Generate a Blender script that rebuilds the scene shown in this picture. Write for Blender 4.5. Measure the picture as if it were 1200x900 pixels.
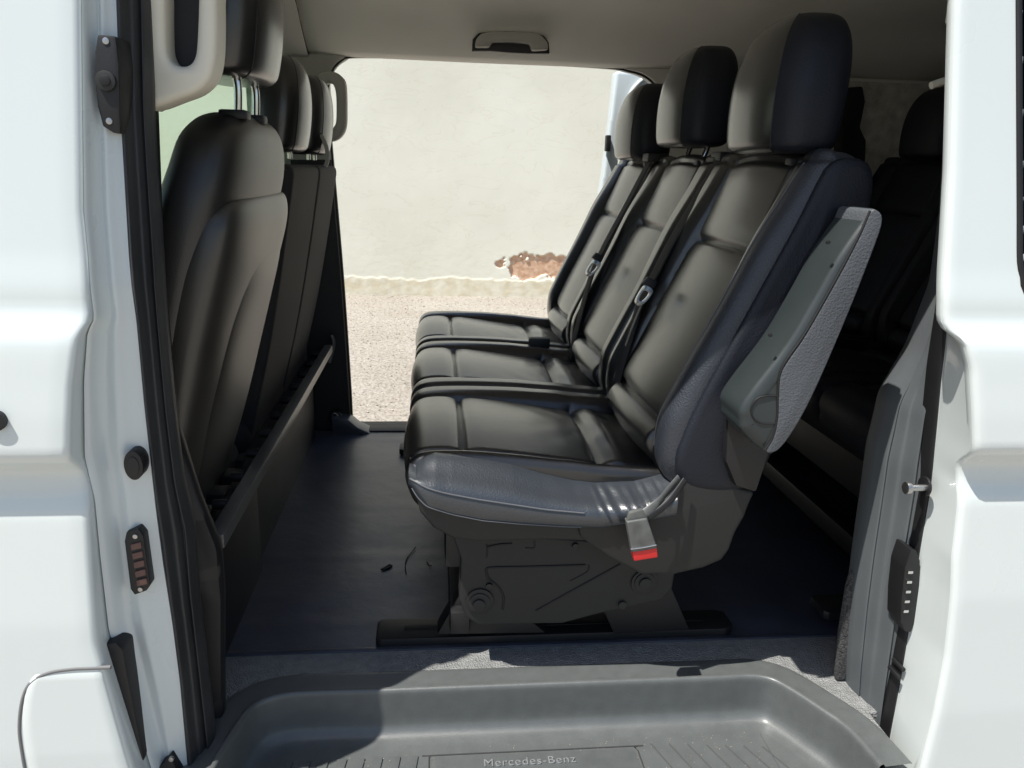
import bpy, bmesh, math, random
import numpy as np
from mathutils import Vector, Matrix, noise as mnoise
R = math.radians
random.seed(4); np.random.seed(4)
for o in list(bpy.data.objects): bpy.data.objects.remove(o)
S = bpy.context.scene
col = S.collection

# ------------------------------------------------------------------ camera
CP = Vector((0, -1.0, 0.92)); PITCH, YAW, ROLL = R(15.6), R(6.0), R(1.7); FOC = 900 / 1200 * 36
fw = Vector((math.sin(YAW)*math.cos(PITCH), math.cos(YAW)*math.cos(PITCH), -math.sin(PITCH)))
rt0 = Vector((math.cos(YAW), -math.sin(YAW), 0)); up0 = rt0.cross(fw)
rt = rt0*math.cos(ROLL) + up0*math.sin(ROLL); up = -rt0*math.sin(ROLL) + up0*math.cos(ROLL)
cd = bpy.data.cameras.new('camera'); cam = bpy.data.objects.new('camera', cd); col.objects.link(cam)
cd.lens = FOC; cd.sensor_width = 36; cd.clip_start = 0.02; cd.clip_end = 500
M3 = Matrix((rt, up, -fw)).transposed()
cam.matrix_world = Matrix.Translation(CP) @ M3.to_4x4()
S.camera = cam

# ------------------------------------------------------------------ light
SUNV = Vector((0.43, 0.240, -1.0)).normalized()
EL = math.asin(-SUNV.z); AZ = math.atan2(-SUNV.x, -SUNV.y)      # direction towards the sun
w = bpy.data.worlds.new('World'); S.world = w; w.use_nodes = True
wn = w.node_tree; bg = wn.nodes['Background']
sky = wn.nodes.new('ShaderNodeTexSky'); sky.sky_type = 'NISHITA'; sky.sun_disc = False
sky.sun_elevation = EL; sky.sun_rotation = AZ; sky.dust_density = 1.2
wn.links.new(sky.outputs[0], bg.inputs[0]); bg.inputs[1].default_value = 0.10
sl = bpy.data.lights.new('sun', 'SUN'); sun = bpy.data.objects.new('sun', sl); col.objects.link(sun)
sl.energy = 4.9; sl.angle = R(0.53); sl.color = (1, .96, .9)
sun.rotation_euler = SUNV.to_track_quat('-Z', 'Y').to_euler()
S.view_settings.view_transform = 'Standard'; S.view_settings.look = 'None'
S.view_settings.exposure = 0.45; S.view_settings.gamma = 1
S.render.engine = 'CYCLES'
S.cycles.max_bounces = 10; S.cycles.diffuse_bounces = 6; S.cycles.transparent_max_bounces = 12

# ------------------------------------------------------------------ measuring: photo pixel (1200x900) to a point at a known depth
def at(px, py, Y):
    d = fw + rt*((px-600)/900) - up*((py-450)/900)
    t = (Y - CP.y)/d.y; p = CP + d*t
    return (p.x, p.z)
def atz(px, py, Z):
    d = fw + rt*((px-600)/900) - up*((py-450)/900)
    t = (Z - CP.z)/d.z; p = CP + d*t
    return (p.x, p.y)

# ------------------------------------------------------------------ materials
def mat(name, base, rough=.5, metal=0, coat=0, bump=None, var=0, varscale=8, spec=.5, cr=.05, cior=1.5):
    m = bpy.data.materials.new(name); m.use_nodes = True
    nt = m.node_tree; b = nt.nodes['Principled BSDF']; L = nt.links
    b.inputs['Base Color'].default_value = (*base, 1); b.inputs['Roughness'].default_value = rough
    b.inputs['Metallic'].default_value = metal; b.inputs['Coat Weight'].default_value = coat
    b.inputs['Coat Roughness'].default_value = cr; b.inputs['Coat IOR'].default_value = cior; b.inputs['Specular IOR Level'].default_value = spec
    tc = nt.nodes.new('ShaderNodeTexCoord')
    if var:
        n = nt.nodes.new('ShaderNodeTexNoise'); n.inputs['Scale'].default_value = varscale; n.inputs['Detail'].default_value = 6
        L.new(tc.outputs['Object'], n.inputs['Vector'])
        mx = nt.nodes.new('ShaderNodeMix'); mx.data_type = 'RGBA'
        mx.inputs['A'].default_value = (*[c*(1-var) for c in base], 1); mx.inputs['B'].default_value = (*[min(1, c*(1+var)) for c in base], 1)
        mr = nt.nodes.new('ShaderNodeMapRange'); mr.inputs[1].default_value = .3; mr.inputs[2].default_value = .7
        L.new(n.outputs['Fac'], mr.inputs[0]); L.new(mr.outputs[0], mx.inputs['Factor']); L.new(mx.outputs['Result'], b.inputs['Base Color'])
        mr2 = nt.nodes.new('ShaderNodeMapRange'); mr2.inputs[3].default_value = rough-.06; mr2.inputs[4].default_value = rough+.08
        L.new(n.outputs['Fac'], mr2.inputs[0]); L.new(mr2.outputs[0], b.inputs['Roughness'])
    last = None
    for kind, scale, strength, dist in (bump or []):
        if kind == 'noise':
            t = nt.nodes.new('ShaderNodeTexNoise'); t.inputs['Detail'].default_value = 4; out = t.outputs['Fac']
        else:
            t = nt.nodes.new('ShaderNodeTexVoronoi'); out = t.outputs['Distance']
        t.inputs['Scale'].default_value = scale; L.new(tc.outputs['Object'], t.inputs['Vector'])
        bp = nt.nodes.new('ShaderNodeBump'); bp.inputs['Strength'].default_value = strength; bp.inputs['Distance'].default_value = dist
        L.new(out, bp.inputs['Height'])
        if last: L.new(last.outputs[0], bp.inputs['Normal'])
        last = bp
    if last: L.new(last.outputs[0], b.inputs['Normal'])
    return m
leather = mat('black_leather', (.0085, .008, .008), .45, bump=[('vor', 420, .2, .0010), ('noise', 30, .12, .003)], var=.2, coat=1, cr=.25, cior=1.55)
bolster = mat('sky_tinted_leather', (.030, .036, .044), .42, bump=[('vor', 330, .35, .0012), ('noise', 14, .12, .005)], var=.12, coat=.6, cr=.28, cior=1.6)  # same leather where the sky lights it, bluish light put into the colour
shadeleather = mat('shade_toned_leather', (.010, .012, .018), .5, bump=[('vor', 330, .35, .0012)], var=.15, spec=.3)  # dark matte copy of the leather, shade on the sides painted in
sidegrain = mat('sky_tinted_dark_leather', (.022, .026, .034), .45, bump=[('vor', 330, .5, .0014)], var=.15, coat=.25, cr=.35)  # near edge of the backrest, bluish sky light put into the colour
seatvinyl = mat('front_seat_vinyl', (.014, .0135, .012), .45, bump=[('vor', 400, .2, .001)], var=.15, coat=.5, cr=.40, cior=1.5)
cloth = mat('dark_cloth', (.022, .021, .022), .8, bump=[('vor', 500, .4, .001)], var=.2)
shell = mat('seat_shell_plastic', (.030, .028, .023), .45, bump=[('noise', 500, .15, .001)], var=.15, coat=.55, cr=.36, cior=1.6)
plastic = mat('dark_plastic', (.015, .0155, .015), .6, bump=[('noise', 600, .2, .0008)], var=.15)
blackp = mat('black_plastic', (.009, .009, .010), .5, bump=[('noise', 400, .15, .001)], var=.2)
teal = mat('armrest_plastic', (.024, .031, .032), .45, bump=[('noise', 700, .2, .0006), ('noise', 20, .1, .003)], var=.15)
grainp = mat('grained_plastic', (.078, .085, .094), .55, bump=[('vor', 300, .6, .0012)], var=.15)
paint = mat('white_paint', (.64, .69, .675), .28, coat=.6, bump=[('noise', 2.2, .04, .01)], var=.01, varscale=3)
farpaint = mat('white_paint_far_door', (.62, .70, .74), .3, coat=.6)
rubber = mat('seal_rubber', (.030, .031, .033), .5, bump=[('noise', 120, .25, .001), ('noise', 9, .2, .006)], var=.25)
rubberg = mat('grey_seal_rubber', (.095, .105, .110), .5, bump=[('noise', 260, .25, .0008)], var=.08)
liner = mat('headliner_cloth', (.84, .82, .755), .9, bump=[('noise', 500, .3, .001), ('noise', 3, .2, .02)], var=.04, varscale=4)
greyt = mat('grey_trim', (.44, .43, .39), .6, bump=[('noise', 500, .2, .0006)], var=.05)
beige = mat('beige_trim', (.72, .69, .58), .5, bump=[('noise', 500, .2, .0006)], var=.04)
vinyl = mat('floor_vinyl', (.045, .052, .074), .45, bump=[('noise', 6, .5, .012), ('noise', 260, .3, .0012)], var=.3, varscale=7, coat=.5, cr=.3)  # blue of the reflected sky is mixed into the base colour
stepm = mat('step_plastic', (.094, .102, .100), .42, bump=[('noise', 650, .5, .0012)], var=.08, varscale=40, coat=.45, cr=.28)
rimp = mat('grained_floor_rim', (.22, .225, .222), .5, bump=[('vor', 300, .9, .003)], var=.2, varscale=60)
felt = mat('felt_trim', (.66, .63, .57), .95, bump=[('vor', 120, .5, .006), ('noise', 40, .5, .006)], var=.25, varscale=26)
carpet = mat('grey_carpet', (.10, .10, .10), .95, bump=[('vor', 260, 1, .006), ('noise', 700, 1, .004)], var=.7, varscale=300)
chrome = mat('chrome', (.75, .75, .74), .15, metal=1)
steel = mat('steel', (.45, .45, .45), .35, metal=1, var=.1)
railm = mat('rail_metal', (.16, .16, .155), .38, metal=.6, var=.2)
web = mat('belt_webbing', (.022, .022, .024), .7, bump=[('vor', 700, .6, .0008)], var=.15)
paleweb = mat('pale_belt_label', (.30, .29, .26), .7)
red = mat('red_button', (.62, .02, .02), .35)
greyb = mat('buckle_plastic', (.10, .105, .10), .45, bump=[('noise', 90, .3, .001)], var=.25, varscale=50)
pipem = mat('piping_thread', (.10, .105, .115), .5)
patchm = mat('contact_brown', (.12, .06, .05), .5)

def glassmat(name, tint, gloss=.08):
    m = bpy.data.materials.new(name); m.use_nodes = True; nt = m.node_tree; nt.nodes.clear()
    o = nt.nodes.new('ShaderNodeOutputMaterial'); t = nt.nodes.new('ShaderNodeBsdfTransparent'); g = nt.nodes.new('ShaderNodeBsdfGlossy')
    t.inputs[0].default_value = (*tint, 1); g.inputs['Roughness'].default_value = .02
    f = nt.nodes.new('ShaderNodeFresnel'); f.inputs[0].default_value = 1.45
    mx = nt.nodes.new('ShaderNodeMixShader'); nt.links.new(f.outputs[0], mx.inputs[0])
    nt.links.new(t.outputs[0], mx.inputs[1]); nt.links.new(g.outputs[0], mx.inputs[2]); nt.links.new(mx.outputs[0], o.inputs[0]); return m
cabglass = glassmat('green_glass', (.84, .93, .86))
tint = glassmat('tinted_glass', (.30, .31, .31))
darktint = glassmat('dark_tinted_glass', (.12, .13, .13))

# ------------------------------------------------------------------ helpers
def tag(o, label, cat=None, group=None, kind=None):
    if label: o['label'] = label
    if cat: o['category'] = cat
    if group: o['group'] = group
    if kind: o['kind'] = kind
    return o
def empty(name, loc=(0, 0, 0)):
    o = bpy.data.objects.new(name, None); col.objects.link(o); o.location = loc; o.empty_display_size = .1; return o
def link(name, me, m, parent=None, smooth=True, ang=40):
    for mm in (m if isinstance(m, (list, tuple)) else [m]): me.materials.append(mm)
    if smooth:
        b = bmesh.new(); b.from_mesh(me)
        bmesh.ops.recalc_face_normals(b, faces=b.faces)
        for f in b.faces: f.smooth = True
        ca = R(ang)
        for e in b.edges:
            if len(e.link_faces) == 2 and e.calc_face_angle(0) > ca: e.smooth = False
        b.to_mesh(me); b.free()
    o = bpy.data.objects.new(name, me); col.objects.link(o)
    if parent: o.parent = parent; o.matrix_parent_inverse = world_of(parent).inverted()
    return o
def world_of(o):
    m = Matrix.Translation(o.location)
    return m if not o.parent else m      # every part keeps its own origin at 0,0,0 in world space
def bmobj(name, b, m, parent=None, ang=40):
    me = bpy.data.meshes.new(name); b.to_mesh(me); b.free(); return link(name, me, m, parent, True, ang)
def pyobj(name, v, f, m, parent=None, ang=40, recalc=True):
    me = bpy.data.meshes.new(name); me.from_pydata([tuple(map(float, p)) for p in v], [], f); me.update()
    return link(name, me, m, parent, True, ang)
def prism(b, pts, axis, a, c, bev=0, seg=2):
    """closed 2D outline pushed from a to c along axis ('y': xz outline, 'x': yz outline, 'z': xy outline)"""
    def P(p, t):
        return {'y': (p[0], t, p[1]), 'x': (t, p[0], p[1]), 'z': (p[0], p[1], t)}[axis]
    n = len(pts)
    va = [b.verts.new(P(p, a)) for p in pts]; vc = [b.verts.new(P(p, c)) for p in pts]
    fs = [b.faces.new(va), b.faces.new(vc[::-1])]
    for i in range(n): fs.append(b.faces.new((va[i], vc[i], vc[(i+1) % n], va[(i+1) % n])))
    bmesh.ops.recalc_face_normals(b, faces=fs)
    if bev:
        ed = list({e for f in fs for e in f.edges})
        bmesh.ops.bevel(b, geom=ed, offset=bev, segments=seg, profile=.6, affect='EDGES', clamp_overlap=True)
    return b
def plate(name, pts, axis, a, c, m, parent=None, bev=.003, seg=2, ang=40):
    return bmobj(name, prism(bmesh.new(), pts, axis, a, c, bev, seg), m, parent, ang)
def rrect(x0, z0, x1, z1, r, n=5):
    out = []
    for cx, cz, a0 in ((x1-r, z1-r, 0), (x0+r, z1-r, 90), (x0+r, z0+r, 180), (x1-r, z0+r, 270)):
        for k in range(n+1):
            a = R(a0 + 90*k/n); out.append((cx + r*math.cos(a), cz + r*math.sin(a)))
    return out
def box(b, x0, y0, z0, x1, y1, z1, bev=.003, seg=2):
    return prism(b, [(x0, z0), (x1, z0), (x1, z1), (x0, z1)], 'y', y0, y1, bev, seg)
def boxo(name, x0, y0, z0, x1, y1, z1, m, parent=None, bev=.004):
    return bmobj(name, box(bmesh.new(), x0, y0, z0, x1, y1, z1, bev), m, parent)
def crv(pts, n, closed=False):
    """Catmull-Rom through points, n samples, evenly spaced"""
    P = [np.array(p, float) for p in pts]; N = len(P); out = []
    segs = N if closed else N-1
    for i in range(segs):
        if closed: p0, p1, p2, p3 = P[i-1], P[i], P[(i+1) % N], P[(i+2) % N]
        else: p0, p1, p2, p3 = P[max(i-1, 0)], P[i], P[i+1], P[min(i+2, N-1)]
        for t in np.linspace(0, 1, 24, endpoint=False):
            out.append(.5*((2*p1)+(-p0+p2)*t+(2*p0-5*p1+4*p2-p3)*t*t+(-p0+3*p1-3*p2+p3)*t**3))
    out.append(P[0] if closed else P[-1]); out = np.array(out)
    d = np.r_[0, np.cumsum(np.linalg.norm(np.diff(out, axis=0), axis=1))]
    s = np.linspace(0, d[-1], n, endpoint=not closed)
    return np.stack([np.interp(s, d, out[:, k]) for k in range(out.shape[1])], 1)
def sweep(name, pts, m, parent=None, r=.003, w=None, side=(0, 1, 0), n=40, sect=8, caps=True, twist=None):
    """round tube, or (with w) a flat strap w wide and r thick whose width lies along side"""
    P = crv(pts, n); T = np.gradient(P, axis=0); T /= np.linalg.norm(T, axis=1)[:, None]
    v = []; f = []
    for i in range(n):
        s = np.array(side(i/(n-1)) if callable(side) else side, float)
        s = s - T[i]*s.dot(T[i]); s /= np.linalg.norm(s); u = np.cross(T[i], s)
        for k in range(sect):
            a = 2*math.pi*k/sect
            if w: ca, sa = math.cos(a), math.sin(a); q = s*(w/2)*abs(ca)**.5*np.sign(ca) + u*(r/2)*abs(sa)**.5*np.sign(sa)
            else: q = s*r*math.cos(a) + u*r*math.sin(a)
            v.append(P[i]+q)
    for i in range(n-1):
        for k in range(sect):
            f.append((i*sect+k, i*sect+(k+1) % sect, (i+1)*sect+(k+1) % sect, (i+1)*sect+k))
    if caps: f.append(tuple(range(sect))[::-1]); f.append(tuple(range((n-1)*sect, n*sect)))
    return pyobj(name, v, f, m, parent, 60)
def gauss(d, w_): return np.exp(-(d/w_)**2)
def sstep(a, b_, x):
    t = np.clip((x-a)/(b_-a), 0, 1); return t*t*(3-2*t)
def loft(name, prof, y0, y1, r, m, parent=None, n=260, ny=90, disp=None, smoothpts=True, ang=50, yshape=None):
    """a padded block: closed xz outline between y0 and y1 with rounded ends and a displacement disp(x,y,z,nx,nz)"""
    C = crv(prof, n, True) if smoothpts else np.array(prof, float)
    n = len(C)
    T = np.roll(C, -1, 0)-np.roll(C, 1, 0); T /= np.linalg.norm(T, axis=1)[:, None]
    area = np.sum(C[:, 0]*np.roll(C[:, 1], -1)-np.roll(C[:, 0], -1)*C[:, 1])
    N = np.stack([T[:, 1], -T[:, 0]], 1)*(1 if area > 0 else -1)
    st = []
    K = 9
    for k in range(K): a = math.pi/2*k/K; st.append((y0+r*(1-math.cos(a)), r*(1-math.sin(a))))
    st = [(y0+r*(1-math.cos(math.pi/2*k/K)), r*(1-math.sin(math.pi/2*k/K))) for k in range(K)]
    ys = [(y, i) for y, i in st] + [(y, 0) for y in np.linspace(y0+r, y1-r, ny)] + [(y1-(y-y0), i) for y, i in st[::-1]]
    rows = []
    for y, ins in ys:
        c = C - N*ins
        if yshape is not None: c = yshape(c, y)
        Y = np.full(n, y)
        if disp is not None:
            d = disp(c[:, 0], Y, c[:, 1], N[:, 0], N[:, 1]); c = c + N*d[:, None]
        rows.append(np.stack([c[:, 0], Y, c[:, 1]], 1))
    V = np.concatenate(rows); f = []
    for i in range(len(rows)-1):
        o = i*n
        for k in range(n):
            k2 = (k+1) % n; f.append((o+k, o+k2, o+n+k2, o+n+k))
    # cap with two shrinking rings
    for row, off in ((0, 0), (len(rows)-1, (len(rows)-1)*n)):
        f.append(tuple(range(off, off+n)))
    return pyobj(name, V, f, m, parent, ang)
def ringsurf(name, rings, m, parent=None, cap=True, closed=True, ang=50):
    """rings: list of equally long point lists"""
    n = len(rings[0]); v = [p for r_ in rings for p in r_]; f = []
    for i in range(len(rings)-1):
        for k in range(n if closed else n-1):
            k2 = (k+1) % n; f.append((i*n+k, i*n+k2, (i+1)*n+k2, (i+1)*n+k))
    if cap: f.append(tuple(range(n))); f.append(tuple(range((len(rings)-1)*n, len(rings)*n)))
    return pyobj(name, v, f, m, parent, ang)
def gridsurf(name, rows, m, parent=None, ang=50, keep=None, solid=0):
    nr, nc = len(rows), len(rows[0]); v = [p for r_ in rows for p in r_]; f = []
    for i in range(nr-1):
        for k in range(nc-1):
            if keep is None or keep(i, k): f.append((i*nc+k, i*nc+k+1, (i+1)*nc+k+1, (i+1)*nc+k))
    o = pyobj(name, v, f, m, parent, ang)
    if solid:
        md = o.modifiers.new('thickness', 'SOLIDIFY'); md.thickness = solid; md.offset = -1
    return o
def holed(name, outer, inner, y0, y1, m, parent, bev=.004, n=90):
    cu = bpy.data.curves.new(name, 'CURVE'); cu.dimensions = '2D'; cu.fill_mode = 'BOTH'
    cu.extrude = max((y1-y0)/2-bev, .0002); cu.bevel_depth = bev; cu.bevel_resolution = 2; cu.offset = -bev
    for lp_ in (outer, inner):
        if lp_ is None: continue
        Q = crv(lp_, n, True); sp = cu.splines.new('POLY'); sp.points.add(n-1); sp.use_cyclic_u = True
        for k in range(n): sp.points[k].co = (Q[k][0], Q[k][1], 0, 1)
    to_ = bpy.data.objects.new('tmp', cu); col.objects.link(to_); bpy.context.view_layer.update()
    me_ = bpy.data.meshes.new_from_object(to_); bpy.data.objects.remove(to_); me_.name = name
    for v_ in me_.vertices: v_.co = Vector((v_.co.x, (y0+y1)/2+v_.co.z, v_.co.y))
    b2 = bmesh.new(); b2.from_mesh(me_); bmesh.ops.remove_doubles(b2, verts=b2.verts, dist=1e-5); b2.to_mesh(me_); b2.free()
    me_.materials.clear(); return link(name, me_, m, parent, True, 40)
def cyl(b, c, axis, r, h, seg=28, bev=.002):
    pts = [(c[0]+r*math.cos(2*math.pi*k/seg), c[1]+r*math.sin(2*math.pi*k/seg)) for k in range(seg)]
    return prism(b, pts, axis, h[0], h[1], bev, 2)

# ================================================================== SETTING
GZ = -0.50; WY = 7.8
xs = np.r_[np.linspace(-30, -2, 8), np.linspace(-1.6, 2.4, 60), np.linspace(3, 30, 8)]
ysg = np.r_[np.linspace(-30, 1, 10), np.linspace(1.5, 8.5, 90), np.linspace(10, 40, 5)]
rows = []
for y in ysg:
    rows.append([(x, y, GZ + .010*mnoise.noise(Vector((x*3, y*3, 0))) + .006*mnoise.noise(Vector((x*11, y*11, 3)))) for x in xs])
gm = bpy.data.materials.new('gravelly_ground'); gm.use_nodes = True
nt = gm.node_tree; b_ = nt.nodes['Principled BSDF']; b_.inputs['Roughness'].default_value = .95
tc = nt.nodes.new('ShaderNodeTexCoord')
n1 = nt.nodes.new('ShaderNodeTexNoise'); n1.inputs['Scale'].default_value = 26; n1.inputs['Detail'].default_value = 8; n1.inputs['Roughness'].default_value = .75
n2 = nt.nodes.new('ShaderNodeTexNoise'); n2.inputs['Scale'].default_value = 1.3; n2.inputs['Detail'].default_value = 4
v1 = nt.nodes.new('ShaderNodeTexVoronoi'); v1.inputs['Scale'].default_value = 45
for t_ in (n1, n2, v1): nt.links.new(tc.outputs['Object'], t_.inputs['Vector'])
cr = nt.nodes.new('ShaderNodeValToRGB'); e = cr.color_ramp.elements
e[0].position = .33; e[0].color = (.20, .18, .15, 1); e[1].position = .66; e[1].color = (.47, .435, .385, 1)
e2 = cr.color_ramp.elements.new(.48); e2.color = (.36, .33, .285, 1)
nt.links.new(n1.outputs['Fac'], cr.inputs[0])
mx = nt.nodes.new('ShaderNodeMix'); mx.data_type = 'RGBA'; mx.blend_type = 'MULTIPLY'; mx.inputs['Factor'].default_value = .5
cr2 = nt.nodes.new('ShaderNodeValToRGB'); cr2.color_ramp.elements[0].color = (.75, .72, .68, 1); cr2.color_ramp.elements[0].position = .35; cr2.color_ramp.elements[1].position = .65
nt.links.new(n2.outputs['Fac'], cr2.inputs[0]); nt.links.new(cr.outputs[0], mx.inputs['A']); nt.links.new(cr2.outputs[0], mx.inputs['B'])
nt.links.new(mx.outputs['Result'], b_.inputs['Base Color'])
bp = nt.nodes.new('ShaderNodeBump'); bp.inputs['Strength'].default_value = .8; bp.inputs['Distance'].default_value = .012
nt.links.new(v1.outputs['Distance'], bp.inputs['Height']); nt.links.new(bp.outputs[0], b_.inputs['Normal'])
g = gridsurf('ground', rows, gm); tag(g, 'pale gravelly earth in full sun beyond the far doorway', kind='structure')

# loose stones on the ground
v = []; f = []
rs = random.Random(9)
ico = [(0, 0, 1), (1, 0, 0), (0, 1, 0), (-1, 0, 0), (0, -1, 0), (0, 0, -1)]
icf = [(0, 1, 2), (0, 2, 3), (0, 3, 4), (0, 4, 1), (5, 2, 1), (5, 3, 2), (5, 4, 3), (5, 1, 4)]
for k in range(5200):
    x = rs.uniform(-1.4, 1.6); y = rs.uniform(2.3, 7.75); s = .0025+.008*rs.random()**3
    if rs.random() < .004: s *= 2
    o_ = len(v)
    for p in ico: v.append((x+p[0]*s*rs.uniform(.7, 1.3), y+p[1]*s*rs.uniform(.7, 1.3), GZ+.003+p[2]*s*.6*rs.uniform(.7, 1.3)))
    f += [tuple(o_+i for i in q) for q in icf]
stone = mat('stone', (.36, .31, .26), .9, var=.45, varscale=14)
me = bpy.data.meshes.new('loose_stones'); me.from_pydata(v, [], f); me.materials.append(stone)
st = bpy.data.objects.new('loose_stones', me); col.objects.link(st); tag(st, 'small loose stones scattered over the pale ground', kind='stuff')

# plastered wall with peeling foot
X0, X1 = -1.5, 2.4
wx = np.r_[np.linspace(-25, -2.5, 10), np.linspace(X0, X1, 330), np.linspace(3.2, 25, 10)]
wz = np.r_[GZ-.1, np.linspace(GZ, .05, 70), np.linspace(.07, 2.6, 60), 3.4, 4.2]
def nz(x, z, s, o=0): return mnoise.fractal(Vector((x*s, z*s, o)), 1.0, 2.0, 5)
px_c, pz_c = at(628, 313, WY)
def peel(x, z):
    """1 where the plaster has come off and the clay below shows"""
    d = ((x-px_c-.03)/.46)**2 + ((z-pz_c+.0)/.155)**2
    a = 1 - d + .8*nz(x, z, 5.5)
    return float(sstep(.0, .12, np.array(a)))
def band(x, z):
    h = GZ+.20+.03*nz(x, 0, 1.6)+.022*nz(x, z, 9)
    return float(sstep(-.01, .012, np.array(h-z)))
rows = []; pl = []; bd = []
for z in wz:
    r_ = []
    for x in wx:
        if X0-.01 <= x <= X1+.01 and z <= 2.7:
            p = peel(x, z); q = band(x, z)
            y = WY + .022*p - .006*q*(1-p) + .003*nz(x, z, 1.2, 2) + .0006*nz(x, z, 14, 5)*(1+2*q+5*p)
        else: p = q = 0; y = WY
        r_.append((x, y, z)); pl.append(p); bd.append(q)
    rows.append(r_)
wm = bpy.data.materials.new('cream_plaster'); wm.use_nodes = True
nt = wm.node_tree; b_ = nt.nodes['Principled BSDF']; b_.inputs['Roughness'].default_value = .92; L = nt.links
tc = nt.nodes.new('ShaderNodeTexCoord')
n1 = nt.nodes.new('ShaderNodeTexNoise'); n1.inputs['Scale'].default_value = 1.1; n1.inputs['Detail'].default_value = 7
n2 = nt.nodes.new('ShaderNodeTexNoise'); n2.inputs['Scale'].default_value = 22; n2.inputs['Detail'].default_value = 6
n3 = nt.nodes.new('ShaderNodeTexNoise'); n3.inputs['Scale'].default_value = 9; n3.inputs['Detail'].default_value = 6
for t_ in (n1, n2, n3): L.new(tc.outputs['Object'], t_.inputs['Vector'])
def ramp(a, b2, p0=.35, p1=.65):
    c = nt.nodes.new('ShaderNodeValToRGB'); c.color_ramp.elements[0].color = (*a, 1); c.color_ramp.elements[1].color = (*b2, 1)
    c.color_ramp.elements[0].position = p0; c.color_ramp.elements[1].position = p1; return c
c1 = ramp((.72, .71, .60), (.78, .775, .67)); L.new(n1.outputs['Fac'], c1.inputs[0])
c2 = ramp((.52, .31, .19), (.66, .47, .34)); L.new(n2.outputs['Fac'], c2.inputs[0])
c3 = ramp((.66, .60, .45), (.74, .71, .58), .38, .62); L.new(n3.outputs['Fac'], c3.inputs[0])
at1 = nt.nodes.new('ShaderNodeAttribute'); at1.attribute_name = 'peel'
at2 = nt.nodes.new('ShaderNodeAttribute'); at2.attribute_name = 'band'
m1 = nt.nodes.new('ShaderNodeMix'); m1.data_type = 'RGBA'; m2 = nt.nodes.new('ShaderNodeMix'); m2.data_type = 'RGBA'
n4 = nt.nodes.new('ShaderNodeTexNoise'); n4.inputs['Scale'].default_value = 3.2; n4.inputs['Detail'].default_value = 9; n4.inputs['Distortion'].default_value = 1.4
mpp = nt.nodes.new('ShaderNodeMapping'); mpp.inputs['Scale'].default_value = (.55, 1, 1.5); L.new(tc.outputs['Object'], mpp.inputs['Vector']); L.new(mpp.outputs[0], n4.inputs['Vector'])
c4 = nt.nodes.new('ShaderNodeValToRGB'); e4 = c4.color_ramp.elements; e4[0].position = .485; e4[0].color = (1, 1, 1, 1); e4[1].position = .515; e4[1].color = (1, 1, 1, 1)
e5 = e4.new(.5); e5.color = (.90, .88, .84, 1); L.new(n4.outputs['Fac'], c4.inputs[0])
mst = nt.nodes.new('ShaderNodeMix'); mst.data_type = 'RGBA'; mst.blend_type = 'MULTIPLY'; mst.inputs['Factor'].default_value = .55
L.new(c1.outputs[0], mst.inputs['A']); L.new(c4.outputs[0], mst.inputs['B'])
L.new(at2.outputs['Fac'], m1.inputs['Factor']); L.new(mst.outputs['Result'], m1.inputs['A']); L.new(c3.outputs[0], m1.inputs['B'])
L.new(at1.outputs['Fac'], m2.inputs['Factor']); L.new(m1.outputs['Result'], m2.inputs['A']); L.new(c2.outputs[0], m2.inputs['B'])
L.new(m2.outputs['Result'], b_.inputs['Base Color'])
bp = nt.nodes.new('ShaderNodeBump'); bp.inputs['Strength'].default_value = .12; bp.inputs['Distance'].default_value = .01
L.new(n2.outputs['Fac'], bp.inputs['Height']); L.new(bp.outputs[0], b_.inputs['Normal'])
wall = gridsurf('plastered_wall', rows, wm)
for nm, arr in (('peel', pl), ('band', bd)):
    a_ = wall.data.attributes.new(nm, 'FLOAT', 'POINT'); a_.data.foreach_set('value', arr)
tag(wall, 'sunlit cream plastered wall with an orange peeled patch near its foot', 'wall')

# ================================================================== VAN
van = empty('van', (0, 0, -.35)); tag(van, 'white passenger van with both sliding doors open on its dark cabin', 'van')
def tum(z): return .13*max(0., z-.76)
def skin_y(z):
    pts = [(-.4, -.03), (-.1, -.034), (.10, -.032), (.30, -.022), (.46, -.006), (.485, .004), (.515, .006), (.528, -.008), (.545, -.030), (.60, -.026), (.675, -.017), (.702, -.013), (.726, .004), (.735, .006), (.80, .010), (1.3, .010)]
    return float(np.interp(z, [p[0] for p in pts], [p[1] for p in pts])) + tum(z)
ZS = np.linspace(-.30, 1.34, 170)
_sm = np.array([np.mean([skin_y(z+dz) for dz in np.linspace(-.008, .008, 9)]) for z in ZS])
def edge(pxs, Y0, sig=.012):
    """photo outline of an upright edge at depth Y0 -> x at every ZS"""
    q = []
    for px, py in pxs:
        Y = Y0
        for _ in range(3):
            x, z = at(px, py, Y); Y = Y0 + tum(z)
        q.append((z, x))
    q.sort(); zz = np.array([a for a, _ in q]); xx = np.array([b for _, b in q])
    x = np.interp(ZS, zz, xx)
    lo = ZS < zz[0]; x[lo] = xx[0] + (ZS[lo]-zz[0])*(xx[1]-xx[0])/(zz[1]-zz[0])
    k = np.exp(-((np.arange(-6, 7)*(ZS[1]-ZS[0]))/sig)**2); k /= k.sum()
    return np.convolve(np.pad(x, 6, mode='edge'), k, 'valid')
skinL = edge([(89, 0), (92, 250), (97, 300), (103, 368), (104, 376), (96, 392), (92, 450), (93, 540), (105, 590), (112, 660), (122, 745), (145, 820), (170, 900)], 0, .004)
sealL0 = edge([(135, 0), (140, 130), (150, 300), (159, 377), (168, 475), (182, 600), (190, 660), (201, 730), (210, 800), (219, 900)], .048)
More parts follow.
